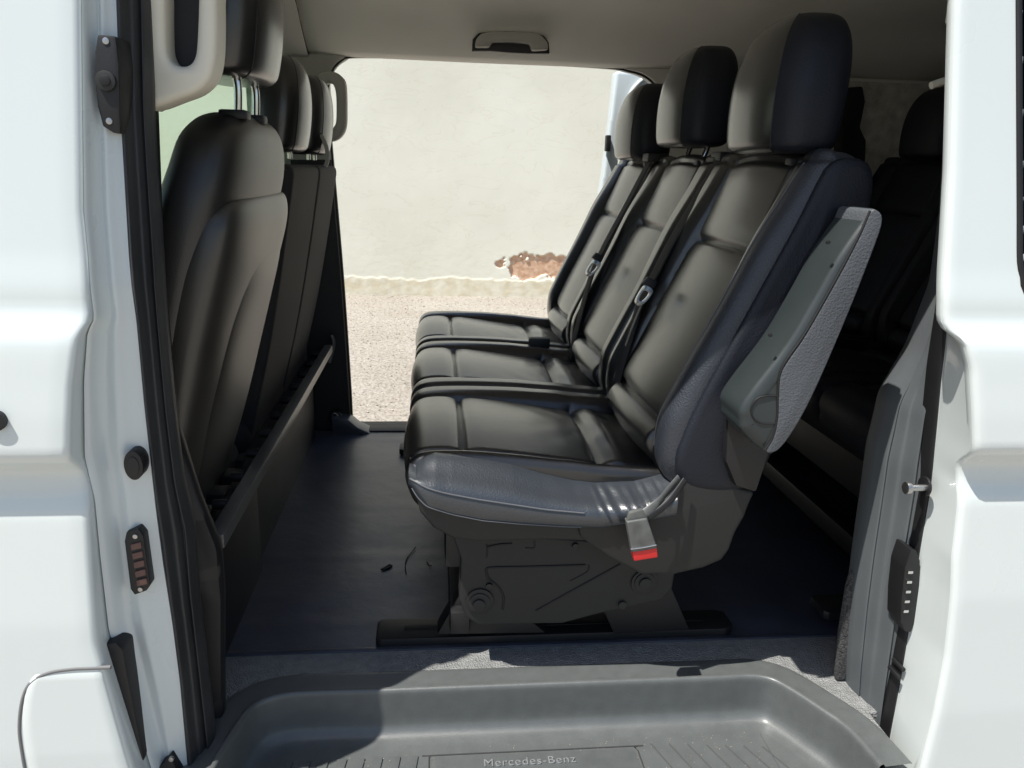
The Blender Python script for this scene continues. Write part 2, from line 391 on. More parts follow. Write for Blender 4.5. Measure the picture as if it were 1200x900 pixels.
sealL1 = edge([(176, 0), (178, 130), (182, 200), (190, 315), (193, 370), (203, 480), (213, 560), (226, 615), (231, 690), (241, 780), (248, 840), (254, 900)], .10)
Tz = np.array([tum(z) for z in ZS])
# front door outer skin, left of the opening, with a window opening further forward
cx = [-1.75, -1.5, -1.2, -.98, -.95, -.8, -.68, -.62, -.60, -.56, -.52]
rows = []
for i, z in enumerate(ZS):
    y = _sm[i]; xe = skinL[i]
    r_ = [(x, y, z) for x in cx] + [(xe-.03, y, z), (xe-.010, y, z), (xe-.004, y+.0015, z), (xe-.001, y+.005, z), (xe, y+.010, z), (xe-.001, Tz[i]+.03, z), (xe-.012, Tz[i]+.045, z)]
    rows.append(r_)
wincut = lambda i, k: not (ZS[i] > .80 and ZS[i] < 1.25 and cx[0] < (rows[i][k][0]+rows[i][k+1][0])/2 < -.60)
o = gridsurf('front_door', rows, paint, van, 50, wincut)
tag(o, 'white front door skin left of the opening')
gl = plate('window', [(-1.56, .79), (-.59, .79), (-.59, 1.26), (-1.4, 1.26)], 'y', .035, .04, cabglass, van, 0)
# fuel flap: a shallow proud panel with a gap round it
gapm = mat('panel_gap', (.16, .16, .16), .7)
fl_px = ((133, 777), (110, 778), (88, 779), (62, 783), (42, 793), (32, 812), (29, 845), (34, 878), (40, 910), (48, 960), (62, 1040))
fpt = [at(px, py, -.015) for px, py in fl_px]
sweep('flap_gap', [(x, skin_y(z)+.0010, z) for x, z in fpt], gapm, van, .0028, n=120, sect=10)
fz = sorted([(z, x) for x, z in fpt]); zt_ = max(z for x, z in fpt); rows = []
fq = crv(fpt, 200)
for z in np.linspace(zt_-.006, -.10, 60):
    xl = min([p[0] for p in fq if abs(p[1]-z) < .012] or [fq[-1][0]])+.0045
    xr = float(np.interp(z, ZS, skinL))-.004
    rows.append([(x, skin_y(z)-.0016+(.002 if k in (0, 11) else 0), z) for k, x in enumerate(np.r_[xl, np.linspace(xl+.002, xr-.002, 10), xr])])
rows[0] = [(p[0], p[1]+.002, p[2]+.001) for p in rows[0]]
tag(gridsurf('fuel_flap', rows, paint, van), 'rounded white fuel flap at the foot of the front pillar')
c = at(-3, 492, -.025); b = bmesh.new(); cyl(b, c, 'y', .013, (-.034, -.02)); bmobj('door_lock', b, blackp, van)

def jy(t): return .014 + .026*sstep(0, .30, t) - .005*math.exp(-((t-.52)/.13)**2) + .008*sstep(.6, 1, t)
# B pillar: painted jamb
rows = []
for i, z in enumerate(ZS):
    a = skinL[i]; c_ = sealL0[i]; w_ = c_-a; T = Tz[i]; t0 = _sm[i]
    r_ = [(a-.012, T+.038, z)]
    for t in np.linspace(0, 1, 26):
        y = T + jy(t)
        r_.append((a+.001+w_*t*1.0, y, z))
    r_.append((c_+.006, .10+T, z)); rows.append(r_)
tag(gridsurf('door_jamb', rows, paint, van, 60), 'white painted jamb of the front pillar')
# rubber seal, front side of the opening
def seal(name, e0, e1, y0, y1, m, ridges, back=.02, s=1):
    rows = []
    for i, z in enumerate(ZS):
        r_ = [(e0[i], y0+Tz[i]+.02, z)]
        for t in np.linspace(0, 1, 40):
            x = e0[i]+(e1[i]-e0[i])*t; y = y0+(y1-y0)*t + Tz[i]
            y -= (.016 if s > 0 else .022)*sum(h*math.exp(-((t-c)/w_)**2) for c, w_, h in ridges)
            y += .018*sstep(.08, 0, t)
            r_.append((x, y, z))
        r_.append((e1[i]-s*.001, y1+Tz[i]+back*.4, z)); r_.append((e1[i]-s*.014, y1+Tz[i]+back, z)); rows.append(r_)
    return gridsurf(name, rows, m, van, 75)
tag(seal('door_seal', sealL0, sealL1, .046, .105, rubber, ((.25, .14, .9), (.55, .10, .5), (.85, .10, 1.0)), .03), 'black ribbed rubber seal down the front pillar')
# pillar core and lower inner trim
rows = []
lo1 = edge([(180, 0), (185, 130), (192, 315), (200, 400), (211, 500), (236, 580), (260, 640), (264, 690), (264, 780), (265, 900)], .17)
for i, z in enumerate(ZS):
    rows.append([(sealL1[i]-.02, .15+Tz[i], z), (min(lo1[i], sealL1[i]+.02)-.004, .155+Tz[i], z), (lo1[i]-.001, .166+Tz[i], z), (lo1[i]-.002, .18+Tz[i], z), (lo1[i]-.012, .195+Tz[i], z), (-.42, .20+Tz[i], z), (-.60, .20+Tz[i], z)])
gridsurf('pillar_lining', rows, blackp, van, 60)
# hardware on the jamb -------------------------------------------------
def onj(px, py, Y): x, z = at(px, py, Y); return x, z
yj = .054
pts = [onj(px, py, yj) for px, py in ((114, 40), (135, 42), (139, 75), (140, 120), (141, 157), (133, 156), (120, 148), (114, 125), (110, 90), (111, 60))]
br = plate('hinge_bracket', pts, 'y', yj, yj+.05, blackp, van, .003)
for (px, py, rr, h, mm, nm) in ((125, 95, .012, .008, plastic, 'bushing'), (125, 95, .0065, .0095, mat('bore', (.004,)*3, .6), 'bore'), (124, 48, .004, .004, steel, 'screw'), (128, 142, .004, .004, steel, 'screw')):
    c = onj(px, py, yj); b = bmesh.new(); cyl(b, c, 'y', rr, (yj-h+.003, yj+.002), 20, .001); bmobj(nm, b, mm, br)
yj = .026
c = at(157, 545, yj); b = bmesh.new(); cyl(b, (0, 0), 'y', .0175, (yj-.003, yj+.03), 32, .002)
for vtx in b.verts: vtx.co.x = vtx.co.x*.72+c[0]; vtx.co.z = vtx.co.z*1.22+c[1]
plug = bmobj('rubber_plug', b, blackp, van)
b = bmesh.new(); cyl(b, (0, 0), 'y', .011, (yj-.0045, yj-.001), 32, .001)
for vtx in b.verts: vtx.co.x = vtx.co.x*.72+c[0]; vtx.co.z = vtx.co.z*1.22+c[1]
bmobj('plug_centre', b, plastic, plug)
pts = [at(px, py, yj) for px, py in ((148, 624), (162, 619), (168, 628), (176, 686), (172, 692), (158, 697), (153, 690), (146, 634))]
cp = plate('contact_block', pts, 'y', yj-.001, yj+.03, blackp, van, .002)
for k in range(5):
    py = 640+10.5*k; px = 159+1.7*k
    a0, a1, a2, a3 = at(px-5, py-3, yj), at(px+7, py-6, yj), at(px+8, py+1, yj), at(px-4, py+4, yj)
    plate('contact', [a0, a1, a2, a3], 'y', yj-.004, yj+.001, patchm, cp, .001)
for px, py in ((159, 628), (165, 690)):
    c = at(px, py, yj); b = bmesh.new(); cyl(b, c, 'y', .0035, (yj-.003, yj+.001), 14, .0008); bmobj('screw', b, steel, cp)
pts = [at(px, py, .02) for px, py in ((125, 745), (142, 744), (150, 752), (154, 775), (174, 878), (172, 885), (163, 884), (130, 772))]
plate('door_check_cover', pts, 'y', .0, .06, blackp, van, .004)
pts = [at(px, py, .05) for px, py in ((188, 890), (206, 872), (218, 900), (226, 940), (190, 940))]
lb = plate('lower_bracket', pts, 'y', .025, .08, blackp, van, .003)
c = at(201, 889, .025); b = bmesh.new(); cyl(b, c, 'y', .004, (.022, .027), 14, .001); bmobj('screw', b, steel, lb)

# beige upper pillar cover with its handle opening
CY = .150
op = [at(px, py, CY) for px, py in ((172, -60), (250, -60), (253, 0), (253, 50), (250, 78), (243, 95), (228, 108), (205, 117), (180, 126), (172, 122), (168, 60))]
hole = [at(px, py, CY) for px, py in ((191, -50), (211, -52), (231, -50), (231, 0), (229, 50), (226, 68), (219, 76), (210, 77), (201, 74), (195, 66), (192, 50), (191, 0))]
cov = holed('pillar_cover', op, hole, CY, CY+.06, beige, van, .010)
tag(cov, 'beige upper cover of the near front pillar')
plate('handle_recess', [at(px, py, CY+.05) for px, py in ((186, -70), (236, -70), (236, 60), (225, 90), (198, 90), (188, 60))], 'y', CY+.045, CY+.05, mat('recess_dark', (.01, .01, .012), .6), cov, 0)

# ---- rear edge of the near opening
skinR = edge([(1126, 0), (1124, 60), (1120, 200), (1114, 300), (1111, 345), (1109, 378), (1112, 388), (1125, 401), (1130, 430), (1128, 510), (1126, 566), (1119, 608), (1111, 650), (1107, 690), (1097, 760), (1081, 830), (1063, 900)], 0, .004)
jamR = edge([(1131, 0), (1124, 200), (1111, 335), (1097, 430), (1088, 520), (1083, 570), (1077, 605), (1070, 645), (1060, 720), (1049, 790), (1038, 850), (1030, 900)], .085)
seR1 = edge([(1127, 0), (1122, 150), (1116, 250), (1103, 338), (1074, 412), (1041, 468), (1034, 500), (1026, 530), (1018, 590), (1010, 645), (1003, 700), (997, 770), (994, 850), (986, 900)], .17)
cxr = np.array([.80, .83, .86, .9, 1.0, 1.2, 1.5, 1.8, 2.1, 2.3])
wx0, wz0 = at(1192, 355, .02); WSL = -.125
def wxe(z): return wx0 + WSL*(z-wz0)
xf = np.r_[np.linspace(.775, .95, 50), np.linspace(1.0, 2.35, 12)]
rows = []
for i, z in enumerate(ZS):
    y = _sm[i]; xe = skinR[i]
    r_ = [(xe+.012, y+.035, z), (xe+.001, y+.020, z), (xe, y+.010, z), (xe+.001, y+.005, z), (xe+.004, y+.0015, z), (xe+.010, y, z), (xe+.02, y, z)]
    r_ += [(xe+.022+(x-.775)*(2.35-xe-.022)/(2.35-.775), y, z) for x in xf]; rows.append(r_)
def keepR(i, k):
    x = (rows[i][k][0]+rows[i][k+1][0])/2; z = ZS[i]; r_ = .035
    if k < 7: return True
    z_ = z; dx = wxe(z)+.004+r_-x; dz = wz0+.004+r_-z
    if x > wxe(z) and z > wz0 and x < 2.2 and z < 1.27:
        if dx > 0 and dz > 0: return math.hypot(dx, dz) > r_
        return False
    return True
tag(gridsurf('rear_quarter_panel', rows, paint, van, 50, keepR), 'white rear quarter panel right of the opening')
gridsurf('quarter_window', [[(x, skin_y(z)+.012, z) for x in (wxe(z)-.004, 1.3, 1.8, 2.25)] for z in np.linspace(wz0-.01, 1.28, 12)], darktint, van, solid=.004)
ws = [(1.9, wz0-.002)]+[(x, wz0-.002) for x in np.linspace(1.6, wx0+.05, 5)]+[(wx0+.040+.045*math.cos(a), wz0+.040+.042*math.sin(a)) for a in np.linspace(-math.pi/2, -math.pi, 6)]+[(wxe(z)-.004, z) for z in np.linspace(wz0+.06, 1.28, 8)]
sweep('window_seal', [(x, skin_y(z)+.001, z) for x, z in ws], blackp, van, .005, n=140)
# painted jamb
rows = []
for i, z in enumerate(ZS):
    a = jamR[i]; c_ = skinR[i]; T = Tz[i]; t0 = _sm[i]; r_ = [(a+.016, .125+T, z), (a+.006, .100+T, z)]
    for t in np.linspace(0, 1, 26):
        y = (T+.085)*(1-t) + (t0+.008)*t - .006*math.exp(-((t-.12)/.10)**2)
        r_.append((a+(c_-a)*t, y, z))
    r_.append((c_+.010, t0+.012, z)); rows.append(r_)
tag(gridsurf('door_jamb', rows, paint, van, 60), 'white painted jamb of the rear pillar')
o = seal('door_seal', jamR, seR1, .080, .175, rubberg, ((.10, .07, .55), (.36, .12, 1.), (.62, .10, .65), (.86, .09, .8)), .05, -1)
tag(o, 'grey ribbed rubber seal down the rear pillar')
# dark band between seal and paint
rows = []
for i, z in enumerate(ZS):
    a = jamR[i]; T = Tz[i]
    rows.append([(a-.006, .10+T, z), (a-.006, .072+T, z), (a-.003, .067+T, z), (a+.002, .068+T, z), (a+.0035, .075+T, z), (a+.0035, .11+T, z)])
gridsurf('seal_carrier', rows, blackp, van, 60)
# striker pin and contact strip on the rear jamb
c = at(1078, 570, .06)
b = bmesh.new(); cyl(b, (.06, c[1]), 'x', .016, (c[0]+.006, c[0]+.010), 24, .001); sp = bmobj('striker_plate', b, blackp, van)
b = bmesh.new(); cyl(b, (.055, c[1]), 'x', .0055, (c[0]-.022, c[0]+.010), 20, .001)
cyl(b, (.055, c[1]), 'x', .010, (c[0]-.028, c[0]-.020), 20, .002); bmobj('striker_pin', b, steel, sp)
pts = [at(px, py, .062) for px, py in ((1066, 643), (1073, 645), (1077, 656), (1076, 690), (1071, 728), (1066, 740), (1059, 739), (1054, 728), (1055, 700), (1059, 664))]
vs = plate('contact_strip', pts, 'y', .058, .10, blackp, van, .003)
for k in range(5):
    c = at(1066-1.3*k, 670+11.4*k, .057); b = bmesh.new(); box(b, c[0]-.0045, .054, c[1]-.0025, c[0]+.0045, .060, c[1]+.0025, .001); bmobj('contact_pin', b, chrome, vs)
c = at(1049, 830, .05)
# stamped hole marks lower down the jamb
for px, py in ((1057, 783), (1052, 792)):
    c = at(px, py, .06); b = bmesh.new(); cyl(b, c, 'y', .004, (.055, .085), 16, .001); bmobj('drain_plug', b, blackp, van)
# near side inner walls aft and fore of the opening
boxo('inner_side_panel', .83, .17, -.02, 2.3, .20, .78, blackp, van)
boxo('inner_side_panel', .80, .22, 1.16, 2.3, .25, 1.34, liner, van)
boxo('pillar_lining', .86, .205, .60, .95, .22, 1.30, blackp, van)
# carpeted wedge by the seal foot
pts = [at(px, py, .19) for px, py in ((1012, 660), (997, 672), (992, 690), (984, 740), (978, 800), (981, 825), (994, 858), (1010, 880), (1030, 880), (1030, 700))]
pts = [(x, max(z, .001)) for x, z in pts]
wc = plate('wheel_arch_carpet', pts, 'y', .185, .20, carpet, van, .006)

# ---- roof, headliner, floor shell
def section(pts, x0, x1, nx, n=40):
    P = crv(pts, n); return [[(x, p[0], p[1]) for p in P] for x in np.linspace(x0, x1, nx)]
hl = [(.155, 1.262), (.17, 1.285), (.21, 1.33), (.30, 1.385), (.50, 1.42), (.90, 1.435), (1.30, 1.42), (1.47, 1.385), (1.57, 1.325), (1.64, 1.285), (1.675, 1.268), (1.70, 1.262)]
rows = section(hl, -.40, 2.3, 60)
for r_ in rows:
    for k, p in enumerate(r_):
        x = p[0]; q = k/(len(r_)-1)
        dz = -.012*math.exp(-((x-.95)/.10)**2)*sstep(.1, .3, np.array(q))*sstep(.9, .7, np.array(q)) + .003*mnoise.noise(Vector((x*2, p[1]*2, 1)))
        r_[k] = (x, p[1], p[2]+float(dz))
tag(gridsurf('headliner', rows, liner, van, 60, solid=.01), 'grey beige cloth roof lining of the cabin')
rows = section([(p[0], p[1]-.012) for p in hl], -1.6, -.40, 20)
gridsurf('headliner', rows, liner, van, 60, solid=.01)
sweep('lining_joint', [(-.40, p[0], p[1]-.010) for p in hl[5:]], blackp, van, .003, n=60)
ro = [(.045+.02, 1.26), (.07, 1.31), (.10, 1.37), (.18, 1.43), (.35, 1.47), (.9, 1.49), (1.45, 1.47), (1.62, 1.43), (1.70, 1.37), (1.73, 1.31), (1.735, 1.26)]
tag(gridsurf('roof', section(ro, -1.5, 2.4, 12), paint, van, 60, solid=-.012), 'white outer roof skin')
# near header over the opening
plate('door_header', [(.065, 1.26), (.09, 1.262), (.155, 1.262), (.18, 1.30), (.14, 1.39), (.08, 1.33)], 'x', -.5, .9, paint, van)
# floor
F0 = .20
def seaty(x): return 0
fxs = np.linspace(-.62, 2.3, 120); fys = np.linspace(.335, 1.66, 66)
rows = []
for y in fys:
    r_ = []
    for x in fxs:
        z = -.001 + .0022*mnoise.noise(Vector((x*4, y*6, 0)))
        z += .002*sstep(.0, .02, np.array(.012-abs(((y-.02) % .28)-.14)))
        r_.append((x, y, float(z)))
    rows.append(r_)
tag(gridsurf('cabin_floor', rows, vinyl, van, 60), 'dark grey vinyl floor covering with the blue of the sky in its colour')
slit = mat('floor_cut', (.004, .004, .005), .7)
for pts in ([(446, 667), (450, 665), (457, 661), (460, 663), (455, 666), (449, 668)],):
    plate('floor_anchor_hole', [atz(px, py, .002) for px, py in pts], 'z', .0005, .003, slit, van, 0)
for pl_ in ([(478, 652), (475, 660), (476, 672)], [(478, 652), (484, 645), (487, 641)], [(500, 658), (503, 662), (506, 663)]):
    sweep('floor_cut', [(*atz(px, py, .002), .0015) for px, py in pl_], slit, van, .0012, n=8)
boxo('underfloor', -1.7, .06, -.36, 2.35, 1.74, -.13, blackp, van)
# floor core behind the step well
plate('floor_edge', [(-.62, .262), (-.62, .27), (2.3, .27), (2.3, .262)], 'z', -.13, -.006, blackp, van, 0)

# ---- step well: rim, riser, cove and tread in one moulding
def loopring(off, z, top=True):
    """outline of the well, open to the sill; off>0 outward; blends top and tread outline"""
    A = [(-.345, -.03), (-.340, .05), (-.328, .12), (-.31, .178), (-.27, .203), (-.20, .207)] + [(x, .205) for x in np.linspace(-.1, .55, 14)] + [(.595, .206), (.632, .198), (.655, .172), (.690, .108), (.713, .055), (.722, -.03)]
    P = crv(A, 150); T = np.gradient(P, axis=0); T /= np.linalg.norm(T, axis=1)[:, None]
    Nn = np.stack([-T[:, 1], T[:, 0]], 1)
    P = P + Nn*off
    return [(p[0], p[1], z) for p in P]
rings = []
prof_s = [(.062, -.002), (.055, .001), (.012, .001), (.008, .0055), (.003, .0055), (0, .003), (-.0015, -.004), (-.0025, -.030), (-.004, -.058), (-.008, -.072), (-.018, -.082), (-.034, -.0856), (-.046, -.086)]
# fine resample of the profile
pf = crv(prof_s, 60)
for off, z in pf: rings.append(loopring(off, z))
inner = rings[-1]
n_ = len(inner)
mid = [(p[0], -.03, p[2]) for p in inner]
rings.append([(p[0]*.999, max(-.03, p[1]*.5-.015), p[2]) for p in inner]); rings.append(mid)
step = ringsurf('step_well', rings, stepm, van, cap=False, closed=False, ang=60)
tag(step, 'grey moulded step well below the near opening')
# floor apron between well rim and vinyl: grained
ap = []
inn = loopring(.056, .0); 
out = [(min(max(p[0], -.60), .95), .337 if .02 < k/150 < .985 else p[1], .0) for k, p in enumerate(inn)]
rows = []
for t in np.linspace(0, 1, 4):
    rows.append([(a[0]*(1-t)+b2[0]*t, a[1]*(1-t)+max(b2[1], a[1])*t, -.0008) for a, b2 in zip(inn, out)])
gridsurf('floor_rim', rows, rimp, van, 60)
boxo('floor_rim', .70, .10, -.02, .96, .345, -.001, rimp, van, .001)
boxo('floor_rim', -.60, .10, -.02, -.37, .345, -.001, vinyl, van, .001)
boxo('floor_mat_edge', -.55, .330, -.004, .98, .342, .003, vinyl, van, .0015)
boxo('sill', -.8, -.02, -.30, 1.0, -.005, -.092, paint, van)
TZ = -.086
# inset plate outline and lettering
def tz(px, py): return atz(px, py, TZ)
x0, y1_ = tz(503, 884); x1, _ = tz(745, 876)
x0, x1, y1_ = min(x0, x1), max(x0, x1)+.002, .141
lp = rrect(x0, .015, x1, y1_, .012, 5); lp = [(p[0], p[1]) for p in lp]; lp.append(lp[0])
sweep('plate_groove', [(p[0], p[1], TZ+.0006) for p in crv(lp, 120)], mat('groove_dark', (.03, .03, .03), .7), step, .0012, n=120)
lpi = rrect(x0+.006, .02, x1-.006, y1_-.006, .010, 5)
plate('tread_plate', lpi, 'z', TZ-.004, TZ+.0022, stepm, step, .0015)
tcu = bpy.data.curves.new('lettering', 'FONT'); tcu.body = 'Mercedes-Benz'; tcu.size = .0245; tcu.extrude = .0012; tcu.bevel_depth = .0003
tcu.align_x = 'CENTER'; tcu.space_character = 1.08; tcu.offset = -.0004
to = bpy.data.objects.new('tmp', tcu); col.objects.link(to); bpy.context.view_layer.update()
tm = bpy.data.meshes.new_from_object(to); bpy.data.objects.remove(to)
xc = (tz(560, 893)[0]+tz(680, 890)[0])/2; yt = tz(620, 898)[1]
tm.transform(Matrix.Translation((xc, yt, TZ+.0034)))
lo = link('lettering', tm, mat('letter_plastic', (.20, .21, .21), .35), step); tag(lo, 'raised lettering on the step plate')
# tread ribs
rb = bmesh.new()
def ribs(xa, n, dx, lean, w_, yA, yB):
    for k in range(n):
        x = xa+dx*k
        q = [(x, yA), (x+w_, yA), (x+w_+lean, yB), (x+lean, yB)]
        if w_ > 0: plate('tread_rib', q, 'z', TZ-.002, TZ+.0035, stepm, step, .0012)
ribs(-.275, 8, .031, .014, .017, .02, .140)
for k in range(7):
    x = x1+.028+.034*k
    sweep('tread_groove', [(x+.05, .0, TZ+.0004), (x+.03, .06, TZ+.0004), (x, .146-.0035*k, TZ+.0004)], mat('groove_grey', (.06, .062, .062), .6) if k == 0 else bpy.data.materials['groove_grey'], step, .0012, n=12)

gr = random.Random(3); v = []; f = []
for k in range(420):
    if k < 300: x = gr.uniform(-.25, .60); y = gr.uniform(.03, .165); zz_ = TZ+.0008
    else: x = gr.uniform(-.3, .6); y = gr.uniform(.34, 1.2); zz_ = .0012
    s_ = gr.uniform(.0005, .0013); o_ = len(v)
    for p in ico: v.append((x+p[0]*s_, y+p[1]*s_, zz_+p[2]*s_*.6))
    f += [tuple(o_+i for i in q) for q in icf]
me = bpy.data.meshes.new('grit'); me.from_pydata(v, [], f); me.materials.append(stone)
go = bpy.data.objects.new('grit', me); col.objects.link(go); go.parent = van; go.matrix_parent_inverse = Matrix.Translation(van.location).inverted(); go['kind'] = 'stuff'

# ---- far side of the van
FO = [(-.30, -.02), (-.303, .15), (-.318, .55), (-.340, .95), (-.348, 1.12), (-.344, 1.17), (-.328, 1.215), (-.295, 1.245), (-.24, 1.258), (0.1, 1.263), (.55, 1.258), (.64, 1.250), (.70, 1.235), (.745, 1.20), (.77, 1.14), (.78, 1.0), (.78, .6), (.775, .15), (.77, -.02)]
seam = [(p[0], 1.70, p[1]) for p in FO]
sweep('far_door_seal', seam, blackp, van, .006, n=150)
def surround(name, i0, i1, outpts, m, y0=1.69, y1=1.76):
    P = crv(FO, 300); seg = P[int(i0*299):int(i1*299)+1]; n = len(seg); O = crv(outpts, n)
    rows = [[(p[0], y1, p[1]) for p in seg], [(p[0], y0+.004, p[1]) for p in seg], [(p[0]*.97+o_[0]*.03, y0-.002, p[1]*.97+o_[1]*.03) for p, o_ in zip(seg, O)], [(o_[0], y0-.01, o_[1]) for o_ in O]]
    return gridsurf(name, rows, m, van, 50)
# fractions of outline length: left side 0..~.32, top to ~.68
P = crv(FO, 300); 
def frac(z, left=True):
    idx = range(0, 150) if left else range(299, 150, -1)
    best = min(idx, key=lambda i: abs(P[i][1]-z)); return best/299
fl, frr = frac(.93), frac(.80, False)
o = surround('far_pillar_lining', 0, fl, [(-.44, -.02), (-.45, .5), (-.47, .93)], blackp); tag(o, 'dark lower lining of the far front pillar')
o = surround('far_pillar_trim', fl, .44, [(-.47, .93), (-.475, 1.15), (-.475, 1.29), (-.3, 1.30), (-.05, 1.30)], greyt); tag(o, 'grey upper trim of the far front pillar')
o = surround('far_door_header', .44, frr, [(-.05, 1.30), (.4, 1.30), (.9, 1.30), (.98, 1.27), (1.0, 1.0), (1.0, .80)], liner)
o = surround('far_side_lining', frr, 1, [(1.0, .80), (1.0, .5), (1.0, -.02)], blackp)
# far wall: front cab side, window, rear side with window
boxo('far_cab_side', -1.7, 1.70, -.2, -.47, 1.76, .74, blackp, van)
boxo('far_cab_header', -1.7, 1.70, 1.19, -.47, 1.75, 1.33, liner, van)
boxo('far_cab_pillar', -.56, 1.692, .72, -.44, 1.75, 1.25, greyt, van)
boxo('far_cab_window', -1.56, 1.71, .73, -.55, 1.715, 1.2, cabglass, van, 0)
boxo('far_rear_side', .99, 1.69, -.02, 2.3, 1.75, .78, blackp, van)
boxo('far_rear_header', .97, 1.69, 1.235, 2.3, 1.75, 1.33, liner, van)
boxo('far_rear_lining', .99, 1.685, .77, 2.3, 1.75, 1.245, felt, van)
o = plate('belt_cover', [at(px, py, 1.66) for px, py in ((982, 104), (1006, 102), (1009, 120), (1003, 150), (1010, 165), (1009, 192), (1014, 200), (1012, 240), (980, 240))], 'y', 1.63, 1.69, blackp, van, .008)
# outer skins on the far side
boxo('far_outer_skin', -1.7, 1.765, -.3, -.345, 1.80, .75, paint, van, .01)
boxo('far_outer_skin', -.62, 1.765, .75, -.345, 1.79, 1.28, paint, van, .01)
boxo('far_outer_skin', .80, 1.765, -.3, 2.35, 1.80, .75, farpaint, van, .01)
boxo('far_sill', -.345, 1.665, -.3, .80, 1.80, -.012, blackp, van, .006)
boxo('far_sill_trim', -.345, 1.64, -.012, .80, 1.70, .004, blackp, van, .003)
# dark gusset at the foot of the far pillar
plate('pillar_foot', [(-.36, -.01), (-.215, -.01), (-.235, .005), (-.27, .022), (-.30, .05), (-.36, .06)], 'y', 1.62, 1.70, vinyl, van, .004)
# open far sliding door standing outside, aft
fd = [(.640, 1.268), (.630, 1.10), (.615, .90), (.600, .75), (.61, .55), (.61, .2), (.61, -.1), (1.2, -.1), (1.75, -.1), (1.75, .6), (1.75, 1.268), (1.2, 1.27)]
far = bmobj('far_sliding_door', prism(bmesh.new(), fd, 'y', 1.87, 1.94, .014, 4), farpaint, van)
tag(far, 'open far sliding door seen edge on outside the doorway')
sweep('door_rubber', [(.700, 1.862, .70), (.712, 1.862, .95), (.722, 1.862, 1.10), (.738, 1.862, 1.18), (.765, 1.862, 1.225), (.82, 1.862, 1.245)], blackp, far, .010, n=60)
plate('door_lining', [(.705, .70), (.718, .95), (.728, 1.10), (.745, 1.18), (.775, 1.215), (.83, 1.235), (1.7, 1.235), (1.7, .70)], 'y', 1.855, 1.88, plastic, far, .004)
sweep('jamb_edge', [(.662, 1.866, .70), (.672, 1.866, .95), (.682, 1.866, 1.12), (.700, 1.866, 1.20), (.75, 1.866, 1.25), (.80, 1.866, 1.262)], paint, far, .008, n=60)
c = at(712, 168, 1.86); b = bmesh.new(); box(b, c[0]-.008, 1.845, c[1]-.028, c[0]+.009, 1.875, c[1]+.028, .004); bmobj('latch', b, blackp, far)
# rear end and cab front
boxo('tailgate', 2.30, .1, -.3, 2.36, 1.72, .78, blackp, van)
boxo('tailgate', 2.30, .1, 1.24, 2.36, 1.72, 1.40, liner, van)
for y in (.1, 1.62): boxo('tailgate_pillar', 2.30, y, .78, 2.36, y+.1, 1.25, blackp, van)
boxo('tailgate_window', 2.32, .19, .77, 2.326, 1.63, 1.25, tint, van, 0)
boxo('dashboard', -1.95, .1, -.2, -1.5, 1.74, .78, blackp, van, .04)
plate('windscreen', [(-1.85, .78), (-1.845, .78), (-1.495, 1.36), (-1.50, 1.36)], 'y', .12, 1.7, cabglass, van, 0)
boxo('cab_floor', -1.9, .1, -.18, -.5, 1.72, -.12, blackp, van)
# assist handle over the far door
hy = 1.56
def hp(px, py, Y=hy): x, z = at(px, py, Y); return (x, Y, z)
o1 = [at(px, py, hy) for px, py in ((556, 57), (557, 48), (563, 41), (575, 39), (600, 39), (624, 40), (634, 44), (640, 51), (641, 60), (622, 61), (620, 53), (600, 51), (576, 51), (573, 57))]
hd = plate('grab_handle', o1, 'y', 1.525, 1.56, greyt, van, .008); tag(hd, 'grey folding grab handle above the far doorway')
o2 = [at(px, py, hy) for px, py in ((553, 60), (554, 46), (561, 39), (575, 37), (600, 37), (626, 38), (637, 42), (643, 50), (644, 63), (620, 63), (600, 62), (575, 60))]
plate('handle_recess', o2, 'y', 1.556, 1.575, blackp, hd, .002)
# pillar handle, far side
ho = [at(px, py, 1.62) for px, py in ((374, 90), (382, 85), (392, 85), (401, 90), (406, 100), (407, 130), (406, 150), (400, 161), (390, 166), (378, 164), (373, 150), (373, 110))]
hi = [at(px, py, 1.62) for px, py in ((381, 104), (384, 99), (389, 98), (393, 103), (395, 115), (395, 140), (393, 148), (388, 152), (382, 150), (380, 140), (380, 115))]
o = holed('grab_handle', ho, hi, 1.59, 1.64, greyt, van, .009, 60); tag(o, 'grey upright grab handle on the far front pillar')
# dome switch / small handle behind the seats, shade hook
c = at(975, 76, 1.5); b = bmesh.new(); cyl(b, c, 'y', .014, (1.47, 1.52), 20, .004); bmobj('coat_hook', b, greyt, van)
xx, zz = at(1100, 96, .25)
sweep('belt_guide', [(xx-.012, .25, zz-.006), (xx+.01, .25, zz+.002), (xx+.03, .25, zz+.006)], beige, van, .006, n=10)
# belt anchor on the far pillar foot
x, z = at(393, 489, 1.66)
b = bmesh.new(); cyl(b, (x, z), 'y', .024, (1.655, 1.69), 24, .004); an = bmobj('belt_anchor', b, blackp, van)
th = [(x+.018*.6*math.cos(t), 1.65, z+.018*math.sin(t)) for t in np.linspace(0, 2*math.pi, 16)]
sweep('anchor_ring', th, steel, an, .002, n=40)

